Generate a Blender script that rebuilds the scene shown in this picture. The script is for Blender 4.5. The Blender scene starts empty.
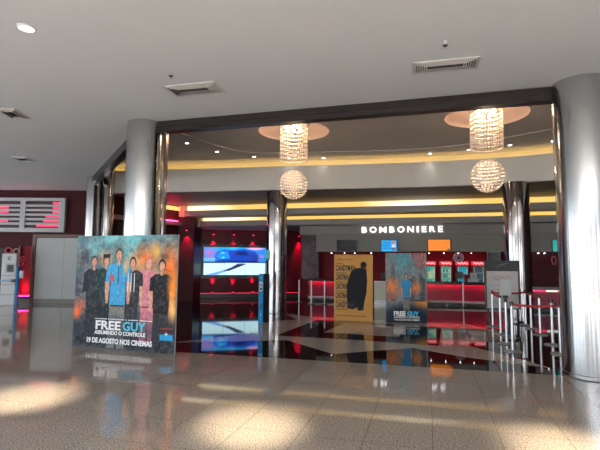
import bpy, bmesh, math, random
import numpy as np
from mathutils import Vector, Matrix
from mathutils.geometry import tessellate_polygon
random.seed(7)
PI = math.pi
S = bpy.context.scene
COL = S.collection

# ------------------------------------------------------------------ camera
PITCH, ROLL, CAMH, F = math.radians(4.82), math.radians(0.4), 1.65, 451.0
fw = Vector((0, math.cos(PITCH), math.sin(PITCH)))
r0 = Vector((1, 0, 0)); u0 = r0.cross(fw)
rr = r0*math.cos(ROLL) + u0*math.sin(ROLL)
uu = u0*math.cos(ROLL) - r0*math.sin(ROLL)
cam_d = bpy.data.cameras.new('camera'); cam = bpy.data.objects.new('camera', cam_d)
cam_d.sensor_width = 36; cam_d.lens = F/600*36; cam_d.clip_end = 300; cam_d.clip_start = .02
M = Matrix.Identity(4)
for i in range(3):
    M[i][0] = rr[i]; M[i][1] = uu[i]; M[i][2] = -fw[i]
M[2][3] = CAMH
cam.matrix_world = M
COL.objects.link(cam); S.camera = cam

def P(px, py, H=None, d=None):
    """point of the place seen at a photo pixel, on the level z=H or on the plane y=d"""
    v = fw*F + rr*(px-300) + uu*(225-py)
    t = (H-CAMH)/v.z if H is not None else d/v.y
    return Vector((v.x*t, v.y*t, CAMH+v.z*t))

SL = .255                                   # the slant of the lobby against the view
ANG = -math.atan(SL)
UX = Vector((1, -SL, 0)).normalized()       # along the shop front, to the right
UY = Vector((SL, 1, 0)).normalized()        # into the lobby

# ------------------------------------------------------------------ materials
MATS = {}
def mat(name, col, rough=.5, metal=0., emit=None, es=0., var=0., vscale=8., bump=0., coat=0., spec=.5, trans=0., alpha=1., aniso=0.):
    if name in MATS: return MATS[name]
    m = bpy.data.materials.new(name); m.use_nodes = True
    nt = m.node_tree; b = nt.nodes['Principled BSDF']
    b.inputs['Base Color'].default_value = (*col, 1); b.inputs['Roughness'].default_value = rough
    b.inputs['Metallic'].default_value = metal; b.inputs['Specular IOR Level'].default_value = spec
    b.inputs['Coat Weight'].default_value = coat; b.inputs['Coat Roughness'].default_value = .05
    b.inputs['Transmission Weight'].default_value = trans; b.inputs['Alpha'].default_value = alpha
    if emit:
        b.inputs['Emission Color'].default_value = (*emit, 1); b.inputs['Emission Strength'].default_value = es
    if var or bump:
        tc = nt.nodes.new('ShaderNodeTexCoord'); n = nt.nodes.new('ShaderNodeTexNoise')
        n.inputs['Scale'].default_value = vscale; n.inputs['Detail'].default_value = 5
        nt.links.new(tc.outputs['Object'], n.inputs['Vector'])
        if var:
            r = nt.nodes.new('ShaderNodeValToRGB')
            r.color_ramp.elements[0].position = .3; r.color_ramp.elements[1].position = .7
            r.color_ramp.elements[0].color = (*[c*(1-var) for c in col], 1)
            r.color_ramp.elements[1].color = (*[min(1, c*(1+var)) for c in col], 1)
            nt.links.new(n.outputs['Fac'], r.inputs['Fac']); nt.links.new(r.outputs['Color'], b.inputs['Base Color'])
        if bump:
            bp = nt.nodes.new('ShaderNodeBump'); bp.inputs['Strength'].default_value = bump; bp.inputs['Distance'].default_value = .01
            nt.links.new(n.outputs['Fac'], bp.inputs['Height']); nt.links.new(bp.outputs['Normal'], b.inputs['Normal'])
    MATS[name] = m
    return m

def mat_tile(name, c1, c2, cs, size, rough, grout, gw=.004, spec=.5, sscale=160, offset=0.):
    m = bpy.data.materials.new(name); m.use_nodes = True
    nt = m.node_tree; N = nt.nodes; L = nt.links; b = N['Principled BSDF']
    tc = N.new('ShaderNodeTexCoord'); mp = N.new('ShaderNodeMapping'); mp.inputs['Rotation'].default_value = (0, 0, math.radians(16))
    L.new(tc.outputs['Object'], mp.inputs['Vector'])
    n = N.new('ShaderNodeTexNoise'); n.inputs['Scale'].default_value = sscale; n.inputs['Detail'].default_value = 3
    L.new(mp.outputs['Vector'], n.inputs['Vector'])
    r = N.new('ShaderNodeValToRGB'); e = r.color_ramp.elements
    e[0].position = .36; e[0].color = (*cs, 1); e[1].position = .6; e[1].color = (*c2, 1)
    k = e.new(.47); k.color = (*c1, 1)
    L.new(n.outputs['Fac'], r.inputs['Fac'])
    br = N.new('ShaderNodeTexBrick'); br.offset = offset; br.inputs['Scale'].default_value = 1
    br.inputs['Brick Width'].default_value = size; br.inputs['Row Height'].default_value = size
    br.inputs['Mortar Size'].default_value = gw; br.inputs['Mortar Smooth'].default_value = .1
    br.inputs['Color1'].default_value = (.95, .95, .95, 1); br.inputs['Color2'].default_value = (1, 1, 1, 1)
    br.inputs['Mortar'].default_value = (*grout, 1)
    L.new(mp.outputs['Vector'], br.inputs['Vector'])
    mx = N.new('ShaderNodeMix'); mx.data_type = 'RGBA'; mx.blend_type = 'MULTIPLY'; mx.inputs[0].default_value = 1
    L.new(r.outputs['Color'], mx.inputs[6]); L.new(br.outputs['Color'], mx.inputs[7])
    L.new(mx.outputs[2], b.inputs['Base Color'])
    n2 = N.new('ShaderNodeTexNoise'); n2.inputs['Scale'].default_value = 1.5
    L.new(mp.outputs['Vector'], n2.inputs['Vector'])
    mr = N.new('ShaderNodeMapRange'); mr.inputs[3].default_value = rough*.75; mr.inputs[4].default_value = rough*1.25
    L.new(n2.outputs['Fac'], mr.inputs[0]); L.new(mr.outputs[0], b.inputs['Roughness'])
    b.inputs['Specular IOR Level'].default_value = spec
    return m

def mat_attr(name, rough=.5, emit=0.):
    m = bpy.data.materials.new(name); m.use_nodes = True
    nt = m.node_tree; b = nt.nodes['Principled BSDF']
    a = nt.nodes.new('ShaderNodeAttribute'); a.attribute_name = 'print'
    b.inputs['Roughness'].default_value = rough; b.inputs['Specular IOR Level'].default_value = .2
    if emit:
        b.inputs['Base Color'].default_value = (.01, .01, .01, 1)
        nt.links.new(a.outputs['Color'], b.inputs['Emission Color']); b.inputs['Emission Strength'].default_value = emit
    else:
        nt.links.new(a.outputs['Color'], b.inputs['Base Color'])
    return m

OUT = mat_tile('beige_granite', (.275, .23, .195), (.38, .33, .29), (.12, .10, .085), .62, .05, (.45, .42, .40), .0035, .5, 62)
DARK = mat_tile('black_polished_granite', (.012, .009, .009), (.022, .016, .016), (.006, .005, .005), .62, .035, (.5, .5, .5), .003, .62)
INLAY = mat_tile('cream_inlay_granite', (.43, .39, .35), (.52, .48, .44), (.26, .23, .2), .62, .05, (.6, .58, .55), .003, .5)
CEIL = mat('ceiling_paint', (.79, .825, .86), .8, var=.02, vscale=.8)
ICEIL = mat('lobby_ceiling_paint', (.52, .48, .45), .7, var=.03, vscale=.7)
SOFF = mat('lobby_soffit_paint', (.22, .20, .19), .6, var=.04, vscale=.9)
FACE = mat('cove_face_paint', (.60, .59, .56), .65)
LIP = mat('grey_ledge_paint', (.36, .34, .32), .6)
CREAM = mat('cove_inside_paint', (.85, .74, .45), .7)
GREY = mat('fascia_grey', (.30, .29, .27), .55, var=.03, vscale=2)
GREY2 = mat('fascia_grey_lower', (.25, .245, .225), .5, var=.03, vscale=2)
BEAM = mat('dark_bronze_cladding', (.022, .018, .018), .3, .3)
BURG = mat('burgundy_wall', (.055, .008, .013), .45, var=.15, vscale=1.2, spec=.2)
BURG_OUT = mat('burgundy_paint', (.058, .010, .015), .6, var=.1, vscale=1.5, spec=.15)
REDW = mat('red_lacquer', (.10, .009, .018), .35, var=.25, vscale=1.4, spec=.2)
REDBAR = mat('bar_back_red', (.26, .010, .02), .5, var=.1, vscale=2, spec=.2)
MAROON = mat('maroon_panel', (.09, .010, .014), .5, var=.1, vscale=2, spec=.2)
PLINTH = mat('brown_plinth', (.06, .045, .035), .35)
CHROME = mat('polished_steel', (.46, .47, .48), .18, 1., bump=.02, vscale=3.)
CHROME2 = mat('mirror_steel', (.36, .34, .34), .1, 1., bump=.03, vscale=4.)
STEEL = mat('brushed_steel', (.62, .62, .63), .28, 1.)
BLACK = mat('black_plastic', (.012, .012, .014), .3)
DGREY = mat('dark_grey_metal', (.06, .06, .065), .4, .3)
WHITE = mat('white_plastic', (.75, .76, .78), .35)
LGREY = mat('light_grey_paint', (.50, .50, .50), .5)
PANEL = mat('grey_shutter_panel', (.42, .44, .44), .45, var=.03, vscale=2)
BLUE = mat('blue_plastic', (.01, .30, .68), .5, spec=.25)
NAVY = mat('black_side_panel', (.006, .008, .014), .6, spec=.1)
BROWNF = mat('brown_frame', (.14, .06, .045), .4)
COUNTER = mat('dark_worktop', (.035, .012, .012), .2)
BELT = mat('red_belt', (.45, .02, .03), .6)
GLASS = mat('clear_glass', (.85, .9, .9), .02, trans=1., spec=.5)
LED_GOLD = mat('gold_led_strip', (.9, .7, .3), .5, emit=(1., .60, .16), es=1.15)
LED_WARM = mat('cream_tube_lamp', (.9, .8, .6), .5, emit=(1., .80, .42), es=2.0)
LED_COVE = mat('pale_gold_led_strip', (.9, .7, .3), .5, emit=(1., .7, .28), es=6.5)
LED_RED = mat('red_led_strip', (.8, .02, .08), .5, emit=(1., .02, .17), es=26.)
LED_REDS = mat('faint_red_led_strip', (.8, .02, .08), .5, emit=(1., .02, .09), es=1.6)
LAMP_RED = mat('red_lamp_lens', (.8, .05, .1), .3, emit=(1., .02, .12), es=6.)
LAMP_WHITE = mat('white_lamp_lens', (.9, .9, .9), .3, emit=(.9, .95, 1.), es=9.)
LAMP_CEIL = mat('downlight_lens', (.9, .9, .9), .3, emit=(1., .98, .94), es=1.4)
BULB = mat('chandelier_bulb', (1, .9, .7), .3, emit=(1., .80, .55), es=25.)
CRYSTAL = mat('warm_crystal', (.93, .78, .66), .12, spec=.9)
DISH = mat('peach_plaster', (.62, .45, .38), .7)
LETTER = mat('lit_white_letters', (.9, .9, .9), .4, emit=(1., 1., 1.), es=1.7)
MARKW = mat('white_ink', (.85, .88, .9), .5)
MARKB = mat('cyan_ink', (.07, .5, .72), .5)
MARKK = mat('black_ink', (.015, .015, .018), .5)
MARKR = mat('red_ink', (.5, .05, .05), .5)

# ------------------------------------------------------------------ object helpers
def link(name, me, m=None, parent=None, loc=None):
    o = bpy.data.objects.new(name, me); COL.objects.link(o)
    if m is not None:
        for x in (m if isinstance(m, (list, tuple)) else [m]): me.materials.append(x)
    if parent is not None: o.parent = parent
    if loc is not None: o.location = loc
    return o
def from_bm(name, bm, m=None, parent=None, smooth=False, loc=None):
    bmesh.ops.recalc_face_normals(bm, faces=bm.faces)
    if smooth:
        for f in bm.faces: f.smooth = True
        for e in bm.edges:
            if len(e.link_faces) == 2 and e.calc_face_angle() > .7: e.smooth = False
    me = bpy.data.meshes.new(name); bm.to_mesh(me); bm.free()
    return link(name, me, m, parent, loc)
def thing(name, label, cat, loc=(0, 0, 0), rz=0., group=None):
    o = bpy.data.objects.new(name, None); COL.objects.link(o); o.empty_display_size = .1
    o.location = loc; o.rotation_euler = (0, 0, rz)
    o['label'] = label; o['category'] = cat
    if group: o['group'] = group
    return o
def tag(o, label, cat, group=None):
    o['label'] = label; o['category'] = cat
    if group: o['group'] = group
    return o
def struct(o):
    o['kind'] = 'structure'; return o
def copy_tree(o, parent=None):
    c = o.copy(); COL.objects.link(c); c.parent = parent
    for ch in [x for x in bpy.data.objects if x.parent == o]: copy_tree(ch, c)
    return c
def box(bm, x0, x1, y0, y1, z0, z1, bev=0.):
    r = bmesh.ops.create_cube(bm, size=1)
    vs = r['verts']
    bmesh.ops.scale(bm, vec=(x1-x0, y1-y0, z1-z0), verts=vs)
    bmesh.ops.translate(bm, vec=((x0+x1)/2, (y0+y1)/2, (z0+z1)/2), verts=vs)
    if bev:
        es = list({e for v in vs for e in v.link_edges})
        bmesh.ops.bevel(bm, geom=es, offset=bev, segments=2, affect='EDGES', profile=.5)
def cyl(bm, r, z0, z1, x=0, y=0, n=24, r2=None):
    q = bmesh.ops.create_cone(bm, cap_ends=True, segments=n, radius1=r, radius2=r if r2 is None else r2, depth=z1-z0)
    bmesh.ops.translate(bm, vec=(x, y, (z0+z1)/2), verts=q['verts'])
    return q['verts']
def bar(bm, a, b, r, n=8):
    a = Vector(a); b = Vector(b); d = b-a
    q = bmesh.ops.create_cone(bm, cap_ends=True, segments=n, radius1=r, radius2=r, depth=d.length)
    bmesh.ops.transform(bm, matrix=Matrix.Translation((a+b)/2) @ d.to_track_quat('Z', 'Y').to_matrix().to_4x4(), verts=q['verts'])
def beambox(bm, a, b, w, z0, z1):
    """upright box along a-b (centre line), thickness w"""
    a = Vector((a[0], a[1], 0)); b = Vector((b[0], b[1], 0)); d = (b-a).normalized(); n = Vector((-d.y, d.x, 0))*w/2
    v = [bm.verts.new((p.x, p.y, z)) for z in (z0, z1) for p in (a-n, b-n, b+n, a+n)]
    for f in ((0, 1, 2, 3), (4, 5, 6, 7), (0, 1, 5, 4), (1, 2, 6, 5), (2, 3, 7, 6), (3, 0, 4, 7)): bm.faces.new([v[i] for i in f])
def lathe(bm, prof, n=48, x=0, y=0):
    rings = []
    for (r, z) in prof:
        rings.append([bm.verts.new((x+r*math.cos(2*PI*i/n), y+r*math.sin(2*PI*i/n), z)) for i in range(n)])
    for a, b in zip(rings, rings[1:]):
        for i in range(n): bm.faces.new((a[i], a[(i+1) % n], b[(i+1) % n], b[i]))
    for rg in (rings[0], rings[-1]):
        try: bm.faces.new(rg)
        except ValueError: pass
def flat(bm, poly, z, holes=(), th=0.):
    loops = [[Vector((p[0], p[1], 0)) for p in poly]] + [[Vector((p[0], p[1], 0)) for p in h] for h in holes]
    allp = [p for l in loops for p in l]
    for zz in ([z, z+th] if th else [z]):
        vs = [bm.verts.new((p.x, p.y, zz)) for p in allp]
        for t in tessellate_polygon(loops):
            try: bm.faces.new([vs[i] for i in t])
            except ValueError: pass
        if zz == z: low = vs
        else:
            k = 0
            for l in loops:
                n = len(l)
                for i in range(n):
                    bm.faces.new((low[k+i], low[k+(i+1) % n], vs[k+(i+1) % n], vs[k+i]))
                k += n
def strip_wall(bm, pts, z0, z1, w):
    """upright band following a polyline"""
    n = len(pts); ps = [Vector((p[0], p[1], 0)) for p in pts]; off = []
    for i in range(n):
        d = (ps[min(i+1, n-1)]-ps[max(i-1, 0)]).normalized(); off.append(Vector((-d.y, d.x, 0))*w)
    rows = []
    for i in range(n):
        a, b = ps[i], ps[i]+off[i]
        rows.append([bm.verts.new((a.x, a.y, z0)), bm.verts.new((b.x, b.y, z0)), bm.verts.new((b.x, b.y, z1)), bm.verts.new((a.x, a.y, z1))])
    for a, b in zip(rows, rows[1:]):
        for i in range(4): bm.faces.new((a[i], a[(i+1) % 4], b[(i+1) % 4], b[i]))
    bm.faces.new(rows[0]); bm.faces.new(rows[-1])
def spline(pts, n=10):
    out = []
    q = [pts[0]]+list(pts)+[pts[-1]]
    for i in range(1, len(q)-2):
        for k in range(n):
            t = k/n; a, b, c, d = [Vector((p[0], p[1])) for p in q[i-1:i+3]]
            out.append(.5*((2*b)+(c-a)*t+(2*a-5*b+4*c-d)*t*t+(3*b-a-3*c+d)*t**3))
    out.append(Vector((q[-2][0], q[-2][1])))
    return [(p.x, p.y) for p in out]
def text_obj(name, s, size, m, parent, loc, width=None, bold=.0, ext=.002, space=1., rot=(PI/2, 0, 0), align='CENTER'):
    """upright lettering on the local x-z plane, facing -y"""
    c = bpy.data.curves.new(name, 'FONT'); c.body = s; c.size = size; c.extrude = ext; c.offset = bold
    c.align_x = align; c.space_character = space; c.resolution_u = 3
    t = bpy.data.objects.new(name, c); COL.objects.link(t)
    bpy.context.view_layer.update()
    me = bpy.data.meshes.new_from_object(t.evaluated_get(bpy.context.evaluated_depsgraph_get()))
    bpy.data.objects.remove(t); me.name = name
    if width:
        xs = [v.co.x for v in me.vertices]; k = width/(max(xs)-min(xs))
        for v in me.vertices: v.co.x *= k
    o = link(name, me, None, parent)
    me.materials.clear(); me.materials.append(m)
    o.location = loc; o.rotation_euler = rot
    return o
def spot(name, loc, target, energy, color, size, blend=1., rad=.05):
    l = bpy.data.lights.new(name, 'SPOT'); l.energy = energy; l.color = color; l.spot_size = math.radians(size); l.spot_blend = blend
    l.shadow_soft_size = rad
    o = bpy.data.objects.new(name, l); COL.objects.link(o); o.location = loc
    o.rotation_euler = (Vector(target)-Vector(loc)).to_track_quat('-Z', 'Y').to_euler(); return o
def point(name, loc, energy, color, rad=.08):
    l = bpy.data.lights.new(name, 'POINT'); l.energy = energy; l.color = color; l.shadow_soft_size = rad
    o = bpy.data.objects.new(name, l); COL.objects.link(o); o.location = loc; return o
def lin(c):
    c = np.asarray(c, float)/255.
    return np.where(c <= .04045, c/12.92, ((c+.055)/1.055)**2.4)

# ---------------- painted panels (printed posters, screens): colours of a print, set point by point
class Paint:
    def __init__(s, nx, ny, base):
        s.nx, s.ny = nx, ny
        s.X, s.Y = np.meshgrid(np.linspace(0, 1, nx), np.linspace(0, 1, ny))   # Y=0 at the bottom
        s.c = np.ones((ny, nx, 3))*np.array(base, float)
        s.rng = np.random.default_rng(5)
    def mix(s, m, col):
        m = np.clip(m, 0, 1)[..., None]; s.c = s.c*(1-m)+np.array(col, float)*m
    def blob(s, x, y, rx, ry, col, a=1., soft=1.):
        d = np.sqrt(((s.X-x)/rx)**2+((s.Y-y)/ry)**2); s.mix(np.clip((1-d)/soft, 0, 1)*a, col)
    def rect(s, x0, x1, y0, y1, col, a=1., e=.004):
        m = np.clip((s.X-x0)/e, 0, 1)*np.clip((x1-s.X)/e, 0, 1)*np.clip((s.Y-y0)/e, 0, 1)*np.clip((y1-s.Y)/e, 0, 1); s.mix(m*a, col)
    def poly(s, pts, col, a=1.):
        ins = np.zeros(s.X.shape, bool); n = len(pts)
        for i in range(n):
            x0, y0 = pts[i]; x1, y1 = pts[(i+1) % n]
            c = ((y0 > s.Y) != (y1 > s.Y)) & (s.X < (x1-x0)*(s.Y-y0)/((y1-y0) or 1e-9)+x0)
            ins ^= c
        s.mix(ins*a, col)
    def noise(s, n, amp, col):
        g = s.rng.random((n+2, n+2)); gx = s.X*n; gy = s.Y*n
        i = gx.astype(int); j = gy.astype(int); fx = gx-i; fy = gy-j
        fx = fx*fx*(3-2*fx); fy = fy*fy*(3-2*fy)
        v = g[j, i]*(1-fx)*(1-fy)+g[j, i+1]*fx*(1-fy)+g[j+1, i]*(1-fx)*fy+g[j+1, i+1]*fx*fy
        s.mix(np.clip(v-.45, 0, 1)*2*amp, col)
    def panel(s, name, w, h, th, m, edge, parent=None):
        nx, ny = s.nx, s.ny
        xs = (s.X-.5)*w; zs = s.Y*h
        v = np.stack([xs, np.zeros_like(xs)-th/2, zs], -1).reshape(-1, 3)
        idx = np.arange(nx*ny).reshape(ny, nx)
        q = np.stack([idx[:-1, :-1], idx[:-1, 1:], idx[1:, 1:], idx[1:, :-1]], -1).reshape(-1, 4)
        b = [(-w/2, -th/2, 0), (w/2, -th/2, 0), (w/2, -th/2, h), (-w/2, -th/2, h), (-w/2, th/2, 0), (w/2, th/2, 0), (w/2, th/2, h), (-w/2, th/2, h)]
        k = nx*ny
        fs = q.tolist()+[[k+4, k+7, k+6, k+5], [k+0, k+4, k+5, k+1], [k+1, k+5, k+6, k+2], [k+2, k+6, k+7, k+3], [k+3, k+7, k+4, k+0]]
        me = bpy.data.meshes.new(name); me.from_pydata(v.tolist()+b, [], fs)
        a = me.color_attributes.new('print', 'FLOAT_COLOR', 'POINT')
        c = np.ones((k+8, 4)); c[:k, :3] = lin(s.c.reshape(-1, 3)); c[k:, :3] = .02
        a.data.foreach_set('color', c.ravel())
        o = link(name, me, [m, edge], parent)
        for p in me.polygons[-5:]: p.material_index = 1
        return o

# ================================================================== THE SETTING
def fy(x): return 7.96-SL*x            # the line of the shop front
# key plan points
CR = Vector((4.38, 6.88)); CL = Vector((-3.21, 9.15)); CF = Vector((-6.98, 15.15))
XR = 12.0
WL = 18.0                                # y of the far wall of the hall on the left
side0 = (-7.2, 15.7); side1 = (-5.16, 19.4)

# floor: one surface, three stones
bm = bmesh.new()
def fpoly(pts, z, mi):
    n0 = len(bm.faces); flat(bm, pts, z)
    bm.faces.ensure_lookup_table()
    for f in bm.faces[n0:]:
        f.material_index = mi
        if f.normal.z < 0: f.normal_flip()
def edge(x): return 7.915-SL*x
fpoly([(-20, -12), (11, -12), (11, edge(11)), (-3.2, edge(-3.2)), (-6.98, 15.15), (-7.2, 24), (-20, 24)], 0., 0)
fpoly([(11, edge(11)), (14, edge(14)), (14, 24), (-7.2, 24), (-6.98, 15.15), (-3.2, edge(-3.2))], 0., 1)
fm = bm
PX = [
 [(174, 342.6), (245, 334), (262, 321.5), (297, 319.6), (284, 313), (308, 316.5), (317, 319.8), (276, 335.6), (287, 340.2)],
 [(308, 316.5), (335, 317.6), (442, 323), (442, 327.5), (380, 323.8), (334, 320.4), (317, 319.8)],
 [(276, 335.6), (350, 339.6), (439, 346), (463, 344.3), (520, 359.2), (552, 368.4), (463, 357), (413, 348), (333, 354), (287, 340.2)],
 [(439, 346), (442, 323), (465, 324), (494, 330), (520, 338), (463, 344.3)],
 [(324, 332.4), (344, 323), (406, 327), (399, 337)],
]
for poly in PX:
    fpoly([P(x, y, H=0)[:2] for x, y in poly], .0015, 2)
me = bpy.data.meshes.new('floor'); fm.to_mesh(me); fm.free()
floor = struct(link('floor', me, [OUT, DARK, INLAY]))

# hall ceiling (outer) with its own thickness
H1 = 4.5
bm = bmesh.new()
flat(bm, [(-20, -12), (11, -12), (11, fy(11)), (CR.x, CR.y), (CL.x, CL.y), (CF.x, CF.y), (-7.25, WL), (-20, WL)], H1, holes=[[(-13, -11), (8, -11), (8, -3.2), (-13, -3.2)]], th=.9)  # unseen roof opening added so that daylight lifts the hall ceiling
struct(from_bm('ceiling', bm, CEIL))

# beam over the shop front
bm = bmesh.new()
BR_, BL_ = (CR.x, 7.04), (CL.x, 9.15)
beambox(bm, (11, fy(11)+.05), BR_, .2, 4.28, H1); beambox(bm, BR_, BL_, .2, 4.28, H1)
beambox(bm, BL_, tuple(CF), .2, 4.28, H1)
struct(from_bm('trim_1', bm, BEAM))
bm = bmesh.new()
beambox(bm, BR_, BL_, .24, 4.37, 4.385)
struct(from_bm('trim_2', bm, mat('bronze_line', (.05, .04, .038), .25, .4)))

SO = 4.05
# upper lobby ceiling: outer ring and raised centre, two round recesses
H3, H2c = 5.09, 5.12
cove_px = [(165, 192.5), (230, 191.4), (290, 190), (360, 188.8), (430, 187), (500, 184.2), (555, 180.5)]
cove = [tuple(P(x, y, H=SO)[:2]) for x, y in cove_px]
cove = [(-7.3, 15.9)]+[c for c in cove if c[0] > -6.6]+[(8.9, 11.6), (10.4, 9.6), (11.5, 5.8)]
cove = spline(cove, 6)
step_px = [(185, 135), (220, 147), (254, 153), (335, 152.3), (400, 150.5), (463, 145), (553, 129.5)]
step = spline([(-3.6, 9.9), (-3.5, 10.7)]+[tuple(P(x, y, H=H3)[:2]) for x, y in step_px]+[(8.1, 9.9), (9.7, 7.8), (10.4, 5.4)], 6)
dishL = P(294, 131.5, H=H2c); dishR = P(486, 116, H=H2c); RD = .93
def circ(c, r, n=48): return [(c.x+r*math.cos(2*PI*i/n), c.y+r*math.sin(2*PI*i/n)) for i in range(n)]
bm = bmesh.new()
flat(bm, [(-3.3, 9.1)]+step+[(10.4, fy(10.4)), (CR.x, CR.y), (CL.x+.02, CL.y-.1)], H2c, holes=[circ(dishL, RD), circ(dishR, RD)])
strip_wall(bm, step, H3, H2c+.02, .02)
# ring between the step and the outside wall of the cove
outer = [(p[0]+UY.x*.55+(.4 if p[0] > 7.5 else 0), p[1]+UY.y*.55) for p in cove]
flat(bm, step+[(10.4, fy(10.4)), (13, fy(13))]+outer[::-1]+[(-7.6, 16.2), (CF.x, CF.y), (-3.3, 9.1)], H3)
struct(from_bm('ceiling', bm, ICEIL))
# domes of the recesses
for c in (dishL, dishR):
    bm = bmesh.new()
    prof = [(RD, H2c), (RD-.01, H2c+.03), (RD*.9, H2c+.10), (RD*.7, H2c+.17), (RD*.4, H2c+.21), (.02, H2c+.22)]
    lathe(bm, prof, 48, c.x, c.y)
    bm.faces.ensure_lookup_table()
    for f in list(bm.faces):
        if len(f.verts) > 4 and f.calc_center_median().z < H2c+.01: bm.faces.remove(f)
    o = struct(from_bm('ceiling_recess', bm, DISH, smooth=True))

# cove: face, outside wall and led strip on its shelf
bm = bmesh.new()
strip_wall(bm, cove, SO, 4.86, .06); 
strip_wall(bm, [(p[0]+UY.x*.3, p[1]+UY.y*.3) for p in cove], 4.74, 4.76, -.28)
struct(from_bm('trim_3', bm, FACE))
bm = bmesh.new(); strip_wall(bm, [(p[0]+UY.x*.30, p[1]+UY.y*.30) for p in cove], 4.74, H3+.02, .04)
struct(from_bm('trim_4', bm, CREAM))
bm = bmesh.new(); strip_wall(bm, [(p[0]+UY.x*.16, p[1]+UY.y*.16) for p in cove], 4.765, 4.795, .03)
struct(from_bm('cove_light', bm, LED_COVE))

# soffit over the back of the lobby
def l1(x): return 17.6-SL*x
def l2(x): return 18.3-SL*x
def lf(x): return 19.0-SL*x
bm = bmesh.new()
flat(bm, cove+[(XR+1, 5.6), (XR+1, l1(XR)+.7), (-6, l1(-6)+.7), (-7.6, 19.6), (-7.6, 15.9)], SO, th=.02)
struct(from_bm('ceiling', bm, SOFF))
# first ledge with its gold light, second ledge
x1a, x2a = -4.85, -4.3
bm = bmesh.new()
beambox(bm, (x1a, l1(x1a)), (XR, l1(XR)), .05, 3.56, 3.80)
flat(bm, [(x1a, l1(x1a)), (XR, l1(XR)), (XR, l2(XR)+.1), (x1a, l2(x1a)+.1)], 3.56, th=.03)
struct(from_bm('trim_5', bm, LIP))
bm = bmesh.new()
beambox(bm, (-5.6, l1(-5.6)+.32), (XR, l1(XR)+.32), .03, 3.59, SO+.02)
struct(from_bm('trim_6', bm, CREAM))
bm = bmesh.new()
beambox(bm, (x2a, l2(x2a)), (XR, l2(XR)), .05, 3.22, 3.42)
flat(bm, [(x2a, l2(x2a)), (XR, l2(XR)), (XR, 23.4), (x2a-1.8, 23.4)], 3.19, th=.03)
struct(from_bm('trim_7', bm, LIP))
bm = bmesh.new()
beambox(bm, (-5.6, l2(-5.6)+.30), (XR, l2(XR)+.30), .03, 3.2, 3.66)
flat(bm, [(-5.6, l1(-5.6)+.3), (XR, l1(XR)+.3), (XR, l2(XR)+.4), (-5.6, l2(-5.6)+.4)], 3.64, th=.02)
struct(from_bm('trim_8', bm, CREAM))
def run(xa, xb, ln, off, z0, z1, m, nm='cove_light'):
    b = bmesh.new(); beambox(b, (xa, ln(xa)+off), (xb, ln(xb)+off), .02, z0, z1); return struct(from_bm(nm, b, m))
# cove glow put into emissive bands, coloured cream where it is brightest
def gold_run(xa, xb, ln, off, z0, z1, pales):
    n = 90; bm = bmesh.new(); cols = []; prev = None
    for i in range(n+1):
        x = xa+(xb-xa)*i/n; y = ln(x)+off
        v = [bm.verts.new((x, y, z0)), bm.verts.new((x, y, z1)), bm.verts.new((x, y+.02, z1)), bm.verts.new((x, y+.02, z0))]
        k = max([0]+[min(1., max(0., 1.3-abs(x-c)/r*1.3)) for c, r in pales]); cols += [(1., .60+.22*k, .16+.36*k, 1.) if k < .99 else (1., .82, .52, 1.)]*4
        cols[-4:] = [tuple(c*(1+.75*k) for c in q[:3])+(1.,) for q in cols[-4:]]
        if prev:
            for q in range(4): bm.faces.new((prev[q], prev[(q+1) % 4], v[(q+1) % 4], v[q]))
        prev = v
    o = struct(from_bm('cove_light', bm, GOLDRUN)); a = o.data.color_attributes.new('print', 'FLOAT_COLOR', 'POINT')
    a.data.foreach_set('color', np.array(cols).ravel())
GOLDRUN = mat_attr('gold_light_run', .5, 1.15)
gold_run(x1a+.05, XR-.1, l1, .285, 3.70, 4.02, ((-4.2, 1.6), (4.3, 2.0)))
gold_run(x2a+.05, XR-.1, l2, .265, 3.35, 3.62, ((-3.2, 1.8),))

# left flank of the lobby
bm = bmesh.new()
beambox(bm, side0, side1, .12, 0, 3.2)
beambox(bm, side0, side1, .10, 3.2, SO)
struct(from_bm('wall_left', bm, BURG))
bm = bmesh.new(); sd = Vector((side1[0]-side0[0], side1[1]-side0[1])).normalized(); sn = Vector((sd.y, -sd.x))
a = Vector(side0)+sn*.12; b = Vector(side1)+sn*.12
beambox(bm, tuple(a), tuple(b), .16, 3.2, 3.36); struct(from_bm('trim_9', bm, LIP))
bm = bmesh.new(); beambox(bm, tuple(a+sd*2.7), tuple(b-sd*.3), .03, 3.37, 3.40); struct(from_bm('cove_light', bm, LED_RED))
bm = bmesh.new(); beambox(bm, tuple(a-sn*.04+sd*2.7), tuple(b-sn*.04-sd*.1), .03, 3.84, 4.0); struct(from_bm('cove_light', bm, LED_GOLD))
# dark red pier beside the video wall
bm = bmesh.new(); box(bm, -5.25, -4.5, 19.2, 20.6, 0, 3.57, .01); struct(from_bm('wall_pier', bm, BURG))
# video wall: angled red wall with plinth
tv0 = Vector((-5.6, 20.75)); tv1 = Vector((.2, 22.2)); td = (tv1-tv0).normalized(); tn = Vector((td.y, -td.x))
bm = bmesh.new(); beambox(bm, tuple(tv0), tuple(tv1), .12, 0, 3.3); struct(from_bm('wall_back', bm, REDW))
bm = bmesh.new(); beambox(bm, tuple(tv0+tn*.12), tuple(tv1+tn*.12), .12, 0.02, .22); struct(from_bm('baseboard_back', bm, PLINTH))
bm = bmesh.new(); beambox(bm, tuple(tv0+tn*.09+td*.8), tuple(tv1+tn*.09), .015, .222, .235); struct(from_bm('cove_light', bm, LED_REDS))
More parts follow.
